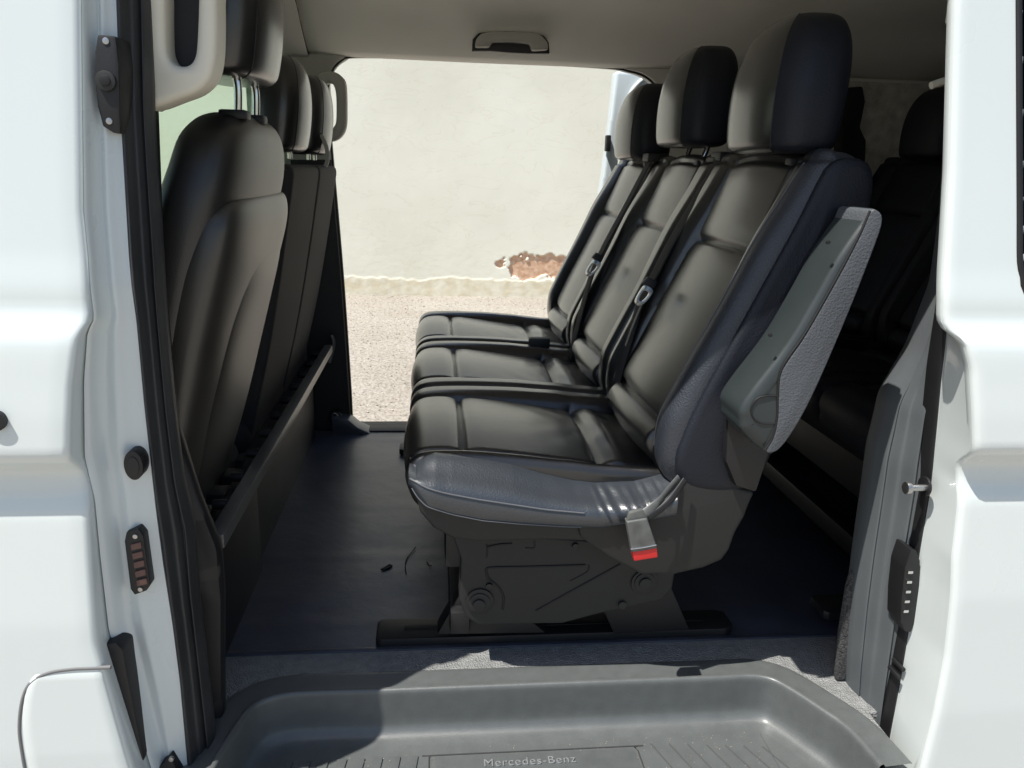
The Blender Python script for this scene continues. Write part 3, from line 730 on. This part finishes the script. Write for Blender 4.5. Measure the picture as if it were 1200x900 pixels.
# ================================================================== SEATS
def seat_cushion(name, yc, hw, parent, near=False):
    y0, y1 = yc-hw, yc+hw
    prof = [(-.030, .345), (-.044, .372), (-.050, .400), (-.042, .427), (-.015, .442), (.05, .443), (.14, .434), (.24, .420), (.32, .410), (.40, .404), (.48, .400), (.52, .37), (.50, .335), (.3, .325), (.1, .325), (0, .33)]
    bw = .075; pi = hw-bw
    def disp(x, y, z, nx, nz):
        up_ = sstep(.2, .6, np.maximum(nz, -nx*1.0)); a = np.abs(y-yc); sgn = y-yc
        rise = .020*sstep(-.02, .30, x)
        bol = sstep(pi-.006, pi+.03, a)*(.004+rise)
        if near: bol = np.where(sgn < 0, sstep(pi-.006, pi+.02, a)*(.002+.3*rise), bol)
        puff = .009*np.cos(np.clip(a/pi, 0, 1)*math.pi/2)
        g_ = -.009*gauss(a-pi, .005)*sstep(-.06, -.03, x)
        s1 = -.008*gauss(x-.052, .0045)*(a < pi) - .005*gauss(x-.052, .018)*(a < pi)
        s2 = -.009*gauss(x-.300, .0045)*(a < pi+.01) - .004*gauss(x-.300, .014)*(a < pi+.01)
        pf_ = .007*gauss(x-.335, .022)*(a < pi)
        wr = .0006*np.sin(x*70+np.sin(y*23)*2+yc*9)*np.sin(y*41+x*13)*sstep(.1, .3, x)
        gap = -.006*gauss(a-hw+.004, .006)
        return up_*(bol+puff+g_+s1+s2+pf_+wr+gap)
    return loft(name, prof, y0+(.048 if near else 0), y1, .022, leather, parent, 300, 110, disp)
def seat_back(name, yc, hw, parent, near=False, far=False):
    y0, y1 = yc-hw, yc+hw
    front = [(.400, .415), (.392, .445), (.405, .49), (.440, .57), (.487, .67), (.532, .77), (.572, .86), (.597, .92), (.612, .948)]
    prof = front + [(.636, .962), (.668, .957), (.690, .93), (.690, .86), (.665, .74), (.620, .60), (.575, .46), (.555, .40), (.50, .375), (.43, .385)]
    pi = hw-.078
    def disp(x, y, z, nx, nz):
        fr = sstep(.25, .7, -nx*.9+nz*.25); a = np.abs(y-yc)
        pz = pi*(1-.12*sstep(.6, .95, z))
        bol = .024*sstep(pz-.004, pz+.035, a)*sstep(.42, .52, z)*(1-.55*sstep(.78, .95, z))
        puff = .011*np.cos(np.clip(a/pz, 0, 1)*math.pi/2)
        g_ = -.009*gauss(a-pz, .005)
        s1 = (-.009*gauss(z-.795, .0055)-.005*gauss(z-.795, .02))*(a < pz)
        s2 = (-.010*gauss(z-.487, .005)-.005*gauss(z-.487, .016))*(a < pz+.01)
        lum = .010*gauss(z-.45, .026)*(a < pz)
        top = -.006*gauss(z-.945, .005)
        wr = .0005*np.sin(z*26+np.sin(y*9)*1.5+yc*7)
        return fr*(bol+puff+g_+s1+s2+lum+top+wr)
    return loft(name, prof, y0, y1, .036 if near else .022, leather, parent, 320, 110, disp)
def headrest(name, yc, x, z, parent, h=.222, hw=.145, th=.118, mx_=1, m=None, lean=.012):
    """x: foremost face; mx_=-1 turns the headrest round"""
    spec = [(.0, .30, .70, .60), (.006, .18, .84, .80), (.030, .07, .93, .92), (.08, .01, .98, .975), (.25, -.03, 1.0, 1.0), (.45, -.04, 1.02, .99), (.62, -.01, 1.02, .955), (.76, .05, 1.0, .89), (.87, .14, .95, .79), (.945, .26, .88, .66), (.985, .38, .80, .48), (1.0, .50, .72, .24)]
    S_ = crv(spec, 70); rings = []; n = 96
    for t, a, c3, q in S_:
        a, c3 = min(a, c3-.04), max(c3, a+.04); rings_x0 = a*th+lean*t; rings_x1 = c3*th+lean*t; xc = (rings_x0+rings_x1)/2; hx = (rings_x1-rings_x0)/2; r_ = []
        for k in range(n):
            u = 2*math.pi*k/n; ct, s_ = math.cos(u), math.sin(u); ex = 3.6
            px_ = hx*np.sign(ct)*abs(ct)**(2/ex); py_ = hw*q*np.sign(s_)*abs(s_)**(2/ex)
            px_ += .016*(1-(py_/hw)**2)*(-1 if ct < 0 else .3)*abs(ct)
            r_.append((x+mx_*(xc+px_), yc+py_, z+t*h))
        rings.append(r_)
    hd_ = ringsurf(name, rings, [m or leather, shadeleather], parent, True, True, 70)
    if mx_ > 0:
        for q_i, p_ in enumerate(hd_.data.polygons):
            if q_i >= 69*n: p_.material_index = 1; continue
            u = 2*math.pi*((q_i % n)+.5)/n
            if abs(u-math.pi) > .62: p_.material_index = 1  # all but the front takes the leather with shade painted in
    for s in (-1, 1):
        q_ = [rings[i][0] for i in range(0)]
        ln = []
        for i in range(4, 66, 3):
            r_ = rings[i]; k = min(range(n), key=lambda k: abs(2*math.pi*k/n-(math.pi-s*.62 if s > 0 else math.pi+.62)))
            ln.append(r_[k])
        sweep('headrest_seam', ln, blackp, hd_, .0011, n=50, sect=6)
    return hd_
def posts(yc, x, z0, z1, parent, gap=.065, dx=.02):
    for s in (-1, 1):
        sweep('headrest_post', [(x-dx, yc+s*gap, z0), (x-dx*.4, yc+s*gap, (z0+z1)/2), (x, yc+s*gap, z1)], chrome, parent, .0062, n=8, sect=14)
        b = bmesh.new(); box(b, x-dx-.014, yc+s*gap-.014, z0-.012, x-dx+.014, yc+s*gap+.014, z0+.008, .004); bmobj('post_collar', b, blackp, parent)

bench = empty('bench_seat', (.3, .9, 0))
tag(bench, 'black leather three seat bench in the middle of the cabin with upright armrest', 'bench seat', 'rear bench seats in the van')
CS = [(.44, .240), (.915, .233), (1.385, .235)]
lab = ['near', 'middle', 'far']
for k, (yc, hw) in enumerate(CS):
    cu = seat_cushion('seat_cushion', yc, hw, bench, near=(k == 0))
    bk = seat_back('backrest', yc, hw, bench, near=(k == 0))
    if k == 0:
        bk.data.materials.append(sidegrain)
        for p_ in bk.data.polygons:
            if p_.center.y < yc-hw+.046: p_.material_index = 1
        fv = sorted([(v_.co.z, v_.co.x, v_.co.y) for v_ in bk.data.vertices if abs(v_.co.y-(yc-hw+.046)) < .0035 and v_.normal.x < -.35 and .455 < v_.co.z < .945])
        ys_ = sorted(set(round(q[2], 5) for q in fv)); yy_ = ys_[len(ys_)//2]
        sm_l = [(q[1]-.0003, q[2], q[0]) for q in fv if abs(q[2]-yy_) < 1e-4]
        sweep('side_stitching', sm_l[::6], pipem, bk, .0014, n=90)
    hz = (.960, .983, .957)[k]; hh = (.226, .222, .212)[k]; hy_ = yc+(-.05, -.03, -.045)[k]
    hr = headrest('headrest', hy_, .555, hz, bench, hh, .138)
    posts(hy_, .640, .945, hz+.03, hr)
# near side faces: leather panels over foam, bluish sky tone in their colour
def side_px(pts, Y): return [at(px, py, Y) for px, py in pts]
# backrest side panel
sp_ = crv([(.620, .945), (.60, .91), (.575, .85), (.53, .75), (.485, .65), (.445, .56), (.420, .49), (.412, .445), (.43, .402), (.50, .388), (.555, .405), (.58, .46), (.625, .60), (.668, .74), (.690, .86), (.688, .93), (.662, .952)], 90, True)
sp_ = [(p[0], p[1]) for p in sp_]
def cushside(name, loop, y0, y1, m, parent, bulge=.012, inset=.02):
    L_ = np.array(loop); c_ = L_.mean(0); rings = []
    T = np.roll(L_, -1, 0)-np.roll(L_, 1, 0); T /= np.linalg.norm(T, axis=1)[:, None]
    ar = np.sum(L_[:, 0]*np.roll(L_[:, 1], -1)-np.roll(L_[:, 0], -1)*L_[:, 1]); N = np.stack([T[:, 1], -T[:, 0]], 1)*(1 if ar > 0 else -1)
    rings.append([(p[0], y1, p[1]) for p in L_])
    for a in np.linspace(0, math.pi/2, 7):
        q = L_-N*inset*(1-math.cos(a)); rings.append([(p[0], y0+inset*.6*(1-math.sin(a)), p[1]) for p in q])
    for t in (.75, .5, .25, .08):
        q = c_+(q0-c_)*t if False else c_+((L_-N*inset)-c_)*t
        rings.append([(p[0], y0-bulge*(1-t*t)+.003*mnoise.noise(Vector((p[0]*14, p[1]*14, 0))), p[1]) for p in q])
    return ringsurf(name, rings, m, parent, cap=True, ang=70)
o = cushside('side_panel', sp_, .188, .25, shadeleather, bench, .008, .018); tag(o, 'leather side panel of the near backrest with bluish shade in its colour')
sl_ = [(p[0]+.004, .1925, p[1]) for p in [(.617, .925), (.606, .89), (.585, .83), (.547, .745), (.505, .655), (.467, .57), (.442, .50), (.434, .455), (.447, .42)]]
sweep('side_stitching', [(x+.016, .1905, z) for x, y, z in sl_], pipem, bench, .0016, n=60)
# cushion side: bolster wrap with piping
def pl_(pxs, Y, n):
    q = np.array([at(px, py, Y) for px, py in pxs]); xx_ = np.linspace(q[0][0], q[-1][0], n); return q
NB = 170
xb_ = np.r_[np.linspace(-.043, -.02, 24), np.linspace(-.019, .415, NB-24)]
def zline(pxs, Y):
    q = sorted(at(px, py, Y) for px, py in pxs); return np.interp(xb_, [p[0] for p in q], [p[1] for p in q])
zt = zline(((482, 566), (484, 558), (489, 549), (498, 543), (510, 540), (530, 541), (560, 545), (600, 552), (640, 563), (672, 570), (700, 573), (745, 571), (785, 562), (800, 556)), .23)
zp = zline(((481, 566), (487, 567), (500, 572), (523, 578), (560, 585), (600, 591), (640, 597), (684, 601), (720, 602), (760, 596), (790, 588), (800, 584)), .178)
zb = zline(((482, 574), (490, 584), (500, 592), (530, 601), (565, 608), (610, 612), (660, 615), (705, 616), (750, 610), (800, 600)), .19)
rows = []; pip = []; sti = []
for i, x in enumerate(xb_):
    u = min(1, max(0, 1-(x+.043)/.05)); dy = .030*(1-math.sqrt(max(0, 1-u*u)))
    fold = sstep(.255, .30, np.array(x))*sstep(.43, .38, np.array(x))
    a, p_, c_ = zt[i], zp[i], zb[i]
    a = max(a, p_+.001); c_ = min(c_, p_-.002)
    sec = crv([(.300, a-.014), (.285, a-.004), (.262, a+.004), (.238, a+.003), (.212, a*.66+p_*.34+.001), (.190, a*.30+p_*.70+.002), (.1785, p_), (.176, p_*.55+c_*.45), (.183, c_), (.205, c_-.006)], 40)
    r_ = []
    for j, (y, z) in enumerate(sec):
        q = math.sin(math.pi*min(1, max(0, (j-8)/27)))
        rp = float(fold)*q*(.0024*math.sin((x+.55*(z-.40))*210+2.2*math.sin(x*70+z*30)) + .0013*math.sin(x*420+z*190+3*math.sin(x*50)))
        r_.append((x, y+dy+rp, z))
    rows.append(r_)
    if x < .262: pip.append((x, .1765+dy, p_)); sti.append((x, .181+dy, c_+.001))
o = gridsurf('side_bolster', rows, bolster, bench, 80); tag(o, 'leather side bolster of the near cushion with sky tint in its colour, gathered towards the buckle')
sweep('piping', pip[3::4], pipem, bench, .0016, n=90)
sweep('piping', sti[6::4], pipem, bench, .0012, n=90)
# under-cushion foam belly
bel = crv([(-.035, .385), (-.040, .36), (-.02, .325), (.0, .305), (.03, .288), (.12, .285), (.3, .285), (.42, .30), (.48, .34), (.44, .38), (.2, .385), (.0, .39)], 80, True)
loft('cushion_base', bel.tolist(), .262, 1.60, .02, blackp, bench, 80, 40)
# big recliner shield on the near side
shp = side_px(((676, 612), (690, 606), (715, 608), (745, 606), (770, 598), (790, 584), (801, 562), (840, 564), (885, 577), (878, 592), (873, 606), (862, 625), (855, 645), (846, 657), (825, 666), (790, 674), (752, 674), (715, 655), (680, 630)), .19)
sh = plate('recliner_shield', shp, 'y', .190, .24, plastic, bench, .007, 3); tag(sh, 'dark plastic shield over the near backrest hinge')
# cushion skirt of the same plastic under the bolster
skp = side_px(((487, 578), (500, 588), (560, 604), (640, 612), (700, 612), (705, 634), (640, 632), (560, 634), (530, 630), (508, 618), (492, 600)), .20)
plate('cushion_skirt', skp, 'y', .196, .30, plastic, bench, .008, 3)
# base panel with pressed grooves and round caps
BY = .262
bpn = side_px(((528, 622), (780, 640), (792, 668), (788, 690), (776, 704), (740, 711), (700, 720), (659, 731), (560, 732), (546, 724), (538, 704), (540, 655)), BY)
base = plate('base_panel', bpn, 'y', BY, BY+.05, plastic, bench, .005, 3)
dk = mat('groove_black', (.006, .006, .006), .6)
def gro(pxs, r_=.0022, n=30): return sweep('pressed_groove', [(at(px, py, BY)[0], BY-.0002, at(px, py, BY)[1]) for px, py in pxs], dk, base, r_, n=n)
gro([(572, 678), (570, 668), (576, 665), (620, 664), (686, 662)]); gro([(690, 662), (688, 670), (668, 681)], .0014)
gro([(572, 678), (584, 688), (590, 700), (589, 714)]); gro([(727, 661), (700, 676), (660, 698), (628, 716)])
gro([(570, 653), (571, 645), (570, 638)], .0014, 8); gro([(571, 641), (585, 638), (600, 637)], .0022, 8); gro([(616, 642), (626, 642), (626, 634)], .0012, 8)
for px, py, rr, mm in ((562, 704, .026, blackp), (562, 705, .020, plastic), (561, 706, .0115, plastic), (755, 682, .026, blackp), (755, 681, .020, plastic), (755, 681, .0115, plastic)):
    x, z = at(px, py, BY); dpt = {.026: .004, .020: .007, .0115: .012}[rr]
    b = bmesh.new(); cyl(b, (x, z), 'y', rr, (BY-dpt, BY+.01), 36, .0015); bmobj('round_cap', b, mm, base)
for px, py in ((674, 639), (729, 708), (573, 686)):
    x, z = at(px, py, BY); b = bmesh.new(); cyl(b, (x, z), 'y', .006 if px < 720 else .008, (BY-.006, BY+.01), 18, .001); bmobj('screw', b, blackp if px < 600 or px < 700 else plastic, base)
# legs and floor track
FY = .325
for a in (side_px(((543, 690), (575, 690), (640, 742), (512, 744)), FY), side_px(((700, 700), (780, 672), (808, 738), (720, 744)), FY)):
    a = [(p[0], max(p[1], .018)) for p in a]
    lg = plate('leg', a, 'y', FY, FY+.05, blackp, bench, .004)
    lg2 = plate('leg', a, 'y', 1.42, 1.47, blackp, bench, .004)
for yy in (.378, 1.44):
    tr = [atz(443, 742, .012), (0, 0)]
    q = [(-.115, yy-.03), (-.105, yy-.038), (.60, yy-.038), (.62, yy-.025), (.62, yy+.025), (.60, yy+.035), (-.105, yy+.035), (-.115, yy+.025)]
    t_ = plate('floor_track', q, 'z', .001, .020, blackp, bench, .004)
    plate('track_slot', [(-.06, yy-.008), (.56, yy-.008), (.56, yy+.008), (-.06, yy+.008)], 'z', .0185, .0215, dk, t_, .001)
boxo('seat_frame', .02, .29, .20, .44, 1.50, .29, blackp, bench, .01)
boxo('crossbeam', .03, .30, .05, .07, 1.47, .10, blackp, bench, .01)
# armrest standing upright beside the near backrest
AF = [(997, 252), (1010, 245), (1022, 244), (1031, 248), (1033, 257), (1027, 280), (1000, 350), (975, 410), (955, 455), (940, 485), (925, 510), (912, 526), (903, 530), (897, 527), (880, 517), (862, 498), (850, 478), (849, 466), (862, 445), (900, 395), (930, 345), (955, 300), (975, 270)]
AY0, AY1 = .080, .168
ap_ = [at(px, py, AY0+(.05 if k == 0 else .03 if k == 1 else .008 if k < 13 else (.03 if k < 16 else (.07 if k < 24 else .05)))) for k, (px, py) in enumerate(AF)]
arm = cushside('armrest', [tuple(q) for q in crv(ap_, 150, True)], AY0, AY1, teal, bench, .0015, .020); tag(arm, 'upright armrest beside the near backrest')
# rear grained half, slightly proud
GF = [(1020, 247), (1029, 248), (1033, 257), (1027, 280), (1000, 350), (975, 410), (955, 455), (940, 485), (925, 510), (912, 526), (903, 530), (897, 528), (906, 512), (911, 490), (912, 465), (914, 440), (922, 424), (942, 395), (968, 350), (990, 310), (1008, 275)]
gp = [at(px, py, AY0) for px, py in GF]
gp = [(cx_, cz_) for cx_, cz_ in crv(gp, 150, True)]
o = plate('armrest_pad', gp, 'y', AY0-.0025, AY1+.003, grainp, arm, .007, 3, 60); tag(o, 'grained rear half of the armrest')
sweep('armrest_seam', [(at(px, py, AY0)[0], AY0-.001, at(px, py, AY0)[1]) for px, py in [(1019, 247), (1008, 272), (990, 307), (968, 347), (942, 392), (921, 422), (913, 440), (911, 465), (910, 490), (905, 512), (896, 527)]], dk, arm, .0018, n=60)
sweep('cap_outline', [(at(px, py, AY0)[0], AY0-.0006, at(px, py, AY0)[1]) for px, py in [(911, 464), (897, 464), (886, 468), (880, 479), (883, 490), (892, 496), (908, 496)]], dk, arm, .0014, n=40)
for px, py in ((971, 284), (903, 393)):
    x, z = at(px, py, AY0); b = bmesh.new(); cyl(b, (x, z), 'y', .0028, (AY0-.001, AY0+.004), 12, .0005); bmobj('pin_hole', b, dk, arm)
plate('armrest_bracket', [at(px, py, .17) for px, py in ((853, 480), (905, 520), (886, 577), (862, 570), (850, 540))], 'y', .168, .205, blackp, arm, .006)
# near buckle on its stalk
by = .150
def bq(px, py, Y=by): x, z = at(px, py, Y); return (x, Y, z)
bu = plate('buckle', [at(px, py, by) for px, py in ((733, 609), (757, 605), (769, 640), (739, 645))], 'y', by-.009, by+.009, greyb, bench, .003, 3); tag(bu, 'grey seat belt buckle with red button hanging at the near seat')
plate('release_button', [at(px, py, by) for px, py in ((739.5, 644), (768.5, 639), (770, 651), (742, 655.5))], 'y', by-.0075, by+.0075, red, bu, .0025, 3)
sweep('buckle_rim', [bq(739, 643.5, by-.0095), bq(754, 641.5, by-.0098), bq(769, 638.5, by-.0095)], chrome, bu, .0012, n=8)
plate('buckle_neck', [at(px, py, by) for px, py in ((737, 600), (753, 596), (757, 607), (734, 610))], 'y', by-.005, by+.005, greyb, bu, .002)
sweep('buckle_stalk', [bq(796, 560, .185), bq(782, 576, .172), bq(768, 592, .158), bq(752, 604, .151)], greyb, bu, .004, w=.016, side=(.5, .3, .8), n=16)
sweep('buckle_stalk', [bq(803, 562, .176), bq(790, 580, .166), bq(775, 596, .158), bq(760, 607, .150)], blackp, bu, .004, w=.012, side=(.5, .3, .8), n=16)
# shoulder belts between the seats
def belt(y_, pts, tongue_i, lab_):
    P_ = [(x, y + 0, z) for x, y, z in pts]
    o = sweep('seat_belt', P_, web, bench, .004, w=.046, side=(-.28, .93, .1), n=60); tag(o, lab_)
    return o
def back_x(z): return float(np.interp(z, [.445, .49, .57, .67, .77, .86, .92, .95], [.392, .405, .440, .487, .532, .572, .597, .612]))
def B3(px, py, Y): x, z = at(px, py, Y); return (x, Y, z)
for (ca, tg, lb) in (
    ([(848, 183, .69), (838, 197, .665), (812, 240, .645), (786, 285, .63), (768, 320, .62), (752, 352, .62), (738, 395, .61), (726, 435, .60), (716, 478, .60)], (757, 344, .60), 'shoulder belt lying between the near and middle backrests'),
    ([(765, 184, 1.17), (757, 197, 1.14), (737, 235, 1.12), (718, 270, 1.10), (706, 293, 1.09), (694, 320, 1.09), (684, 355, 1.08), (675, 390, 1.07), (668, 420, 1.07)], (697, 312, 1.07), 'shoulder belt lying between the middle and far backrests')):
    o = sweep('seat_belt', [B3(*q) for q in ca], web, bench, .004, w=.034, side=(-.15, 1, 0), n=70, sect=12); tag(o, lb)
    o2 = sweep('belt_return', [B3(q[0]+4, q[1]+8+2*i, q[2]+.006) for i, q in enumerate(ca)], web, o, .004, w=.032, side=(-.3, 1, .1), n=70, sect=12)
    tp = [B3(tg[0]-3, tg[1]-8, tg[2]-.02), B3(tg[0]+7, tg[1]-4, tg[2]-.02)]
    s = (1.0 if tg[2] < .8 else .82)
    loop = [(tg[0]+dx*s, tg[1]+dy*s) for dx, dy in ((-1, -10), (8, -4), (3, 6), (-6, 14), (-12, 13), (-13, 8), (-8, -2))]
    rimo = [at(a, b2, tg[2]-.03) for a, b2 in loop]
    rimi = [at(tg[0]-3*s+(a-tg[0]+3*s)*.5, tg[1]+3*s+(b2-tg[1]-3*s)*.5, tg[2]-.03) for a, b2 in loop]
    tn = holed('belt_tongue', rimo, rimi, tg[2]-.034, tg[2]-.028, chrome, o, .001, 40)
    plate('tongue_grip', [at(tg[0]+dx*s, tg[1]+dy*s, tg[2]-.03) for dx, dy in ((-5, -12), (9, -6), (13, -14), (2, -20))], 'y', tg[2]-.036, tg[2]-.022, blackp, o, .003)
# pale webbing edge of the belt guides beside the middle and near seats
sweep('belt_edge', [B3(752, 356, .59), B3(742, 380, .595), B3(733, 405, .60)], paleweb, bench, .002, w=.010, side=(0, 1, 0), n=16)
# belt guides at the shoulders
for px, py, Y in ((848, 186, .70), (764, 186, 1.17)):
    x, z = at(px, py, Y); b = bmesh.new(); box(b, x-.02, Y-.03, z-.008, x+.04, Y+.03, z+.014, .005); bmobj('belt_guide', b, blackp, bench)
# buckles sunk between cushions
for px, py, Y in ((690, 484, .665), (640, 398, 1.135)):
    x, z = at(px, py, Y); b = bmesh.new(); box(b, x-.05, Y-.016, z-.025, x+.01, Y+.016, z+.006, .006); o = bmobj('buckle', b, blackp, bench); 
# far end bolster curl of the far seat
sweep('far_buckle', [B3(632, 392, 1.60), B3(618, 398, 1.60), B3(606, 402, 1.60)], bolster, bench, .016, n=12, sect=14)

# rear row: the same bench again, further back and without the armrest
rear = bench.copy(); col.objects.link(rear); rear.location = (.3+.925, .9, .03)
skip = ('armrest', 'buckle', 'buckle_stalk', 'far_buckle', 'seat_belt', 'belt_edge')
for ch in list(bench.children):
    if ch.name.split('.')[0] in skip: continue
    c2 = ch.copy(); col.objects.link(c2); c2.parent = rear; c2.matrix_parent_inverse = ch.matrix_parent_inverse.copy()
    if ch.name.split('.')[0] in ('backrest', 'seat_cushion', 'headrest', 'side_bolster'):
        for q_ in c2.material_slots: q_.link = 'OBJECT'; q_.material = shadeleather  # shaded row takes the dark matte leather, shade put into its material
    for g2 in ch.children:
        d2 = g2.copy(); col.objects.link(d2); d2.parent = c2; d2.matrix_parent_inverse = g2.matrix_parent_inverse.copy()
rear['label'] = 'rearmost bench seat in deep shade behind the armrest, partly hidden by the white pillar'

# ------------------------------------------------------------------ driver's seat seen from behind
ds = empty('driver_seat', (-.5, .45, 0)); tag(ds, 'black front seat with a curved plastic back shell beside the near front pillar', 'seat')
def ringseat(name, spec, m, parent, n=64, ex=3.0, mnz=0):
    """spec: list of (z, xback, thick, y0, y1)"""
    S_ = crv([(a, b2, c3, d, e_) for a, b2, c3, d, e_ in spec], 60); rings = []
    for z, xb, th, a, c3 in S_:
        yc = (a+c3)/2; hw = max((c3-a)/2, .002); xc = xb-th/2; r_ = []
        for k in range(n):
            t = 2*math.pi*k/n; ct, s_ = math.cos(t), math.sin(t)
            r_.append((xc+th/2*np.sign(ct)*abs(ct)**(2/ex), yc+hw*np.sign(s_)*abs(s_)**(2/ex), z))
        rings.append(r_)
    return ringsurf(name, rings, m, parent, True, True, 60)
X = lambda px, py, Y: at(px, py, Y)[0]
up_spec = [(.30, -.435, .14, .22, .68), (.45, -.405, .15, .21, .70), (.60, -.372, .15, .20, .71), (.75, -.335, .14, .20, .715), (.85, -.305, .135, .205, .715), (.91, -.293, .125, .22, .71), (.955, -.293, .112, .25, .69), (.983, -.303, .085, .30, .65), (.995, -.32, .05, .35, .60), (.998, -.335, .02, .40, .55)]
o = ringseat('backrest', up_spec, seatvinyl, ds, ex=3.2)
sh_spec = [(.22, -.470, .05, .24, .64), (.30, -.440, .09, .22, .66), (.40, -.405, .11, .215, .672), (.52, -.372, .12, .21, .68), (.64, -.340, .12, .205, .69), (.74, -.312, .11, .205, .70), (.80, -.297, .10, .21, .705), (.835, -.293, .09, .22, .70), (.858, -.298, .07, .25, .685), (.868, -.315, .04, .30, .66)]
o = ringseat('back_shell', sh_spec, shell, ds, ex=3.6)
tag(o, 'brownish black moulded plastic back shell')
# raised inner panel of the shell
in_spec = [(.25, -.452, .04, .32, .60), (.33, -.421, .05, .29, .62), (.45, -.383, .05, .28, .63), (.58, -.348, .05, .285, .64), (.68, -.322, .05, .30, .65), (.73, -.311, .045, .33, .655), (.765, -.308, .03, .38, .65), (.78, -.312, .012, .44, .62)]
ringseat('shell_panel', in_spec, shell, ds, ex=2.6)
# upper grey leather corner with seam
sm_ = [(.866, .705), (.90, .712), (.93, .708), (.955, .69), (.972, .66), (.978, .62), (.978, .57)]
hr = headrest('headrest', .42, -.285, 1.048, ds, .23, .135, .115, -1, leather, -.02)
for y_ in (.355, .485):
    sweep('headrest_post', [(-.318, y_, .985), (-.315, y_, 1.03), (-.318, y_, 1.052), (-.332, y_, 1.07), (-.36, y_, 1.078)], chrome, ds, .0065, n=20, sect=14)
    b = bmesh.new(); box(b, -.345, y_-.018, .985, -.30, y_+.018, 1.0, .005); bmobj('post_collar', b, blackp, ds)
loft('seat_cushion', [(-.46, .22), (-.46, .33), (-.6, .36), (-.85, .38), (-.92, .35), (-.90, .24), (-.7, .20)], .21, .70, .03, cloth, ds, 80, 20)
boxo('seat_base', -.88, .24, -.12, -.40, .68, .24, blackp, ds, .02)
# side levers and clutter of the recliner low down
for k in range(5):
    b = bmesh.new(); box(b, -.445+.004*k, .20+.10*k, .285-.006*k, -.405+.004*k, .25+.10*k, .315-.004*k, .006); bmobj('rail_bracket', b, blackp, ds)

sweep('edge_highlight', [(at(px, py, .725)[0], .725, at(px, py, .725)[1]) for px, py in ((303, 285), (296, 320), (288, 360), (284, 400), (283, 440), (279, 468), (272, 492))], pipem, ds, .0028, n=60)  # pale tube standing in for a thin highlight along the seat edge
# front passenger bench
pb = empty('passenger_bench', (-.5, 1.2, 0)); tag(pb, 'black double front bench with two headrests and a flat tall back', 'bench seat')
pf_ = [(-.455, .25), (-.43, .32), (-.385, .50), (-.345, .70), (-.317, .86), (-.312, .900), (-.325, .915), (-.375, .915), (-.40, .90), (-.44, .75), (-.49, .5), (-.55, .3), (-.55, .25)]
for (a, c3) in ((.80, 1.205), (1.215, 1.60)):
    o = loft('backrest', pf_, a, c3, .016, cloth, pb, 160, 24)
loft('seat_cushion', [(-.46, .20), (-.46, .33), (-.6, .36), (-.85, .38), (-.92, .35), (-.90, .24), (-.7, .20)], .76, 1.58, .03, cloth, pb, 80, 20)
boxo('seat_base', -.86, .80, -.12, -.42, 1.56, .22, blackp, pb, .02)
for yc in (.985, 1.40):
    h = headrest('headrest', yc, -.325, .945, pb, .215, .118, .10, -1, leather, -.02)
    for s in (-.06, .06): sweep('headrest_post', [(-.36, yc+s, .93), (-.36, yc+s, .98)], chrome, h, .006, n=5, sect=12)
# lumpy belt webbing hanging over the corner
sweep('belt_loop', [(-.318, 1.315, 1.0), (-.305, 1.318, .965), (-.304, 1.32, .93), (-.310, 1.322, .915)], paleweb, pb, .012, w=.020, side=(0, 1, 0), n=14)
# crossbar behind the front seats
cb = empty('crossbar', (-.35, .9, .3)); tag(cb, 'bare metal crossbar running behind the front seats above the floor', 'bar')
def cbp(px, py, Y): x, z = at(px, py, Y); return x, Y, z
b = bmesh.new(); box(b, -.372, .19, .302, -.345, 1.60, .328, .003)
bmobj('bar', b, railm, cb)
b = bmesh.new(); box(b, -.405, .18, .268, -.374, 1.60, .300, .003); lf = bmobj('lower_flange', b, blackp, cb)
for k in range(11):
    y = .2+.13*k
    b = bmesh.new(); cyl(b, (y, .318), 'x', .010, (-.40, -.374), 16, .002); bmobj('fixing_boss', b, blackp, cb)
    b = bmesh.new(); cyl(b, (y+.05, .305), 'x', .006, (-.40, -.370), 12, .001); bmobj('fixing_boss', b, blackp, cb)
sweep('bar_lug', [(-.352, 1.625, .355), (-.345, 1.625, .335), (-.350, 1.625, .30), (-.362, 1.62, .26)], railm, cb, .004, w=.014, side=(1, 0, 0), n=14)
boxo('bar_skirt', -.44, .20, -.01, -.415, 1.60, .27, blackp, cb, .004)
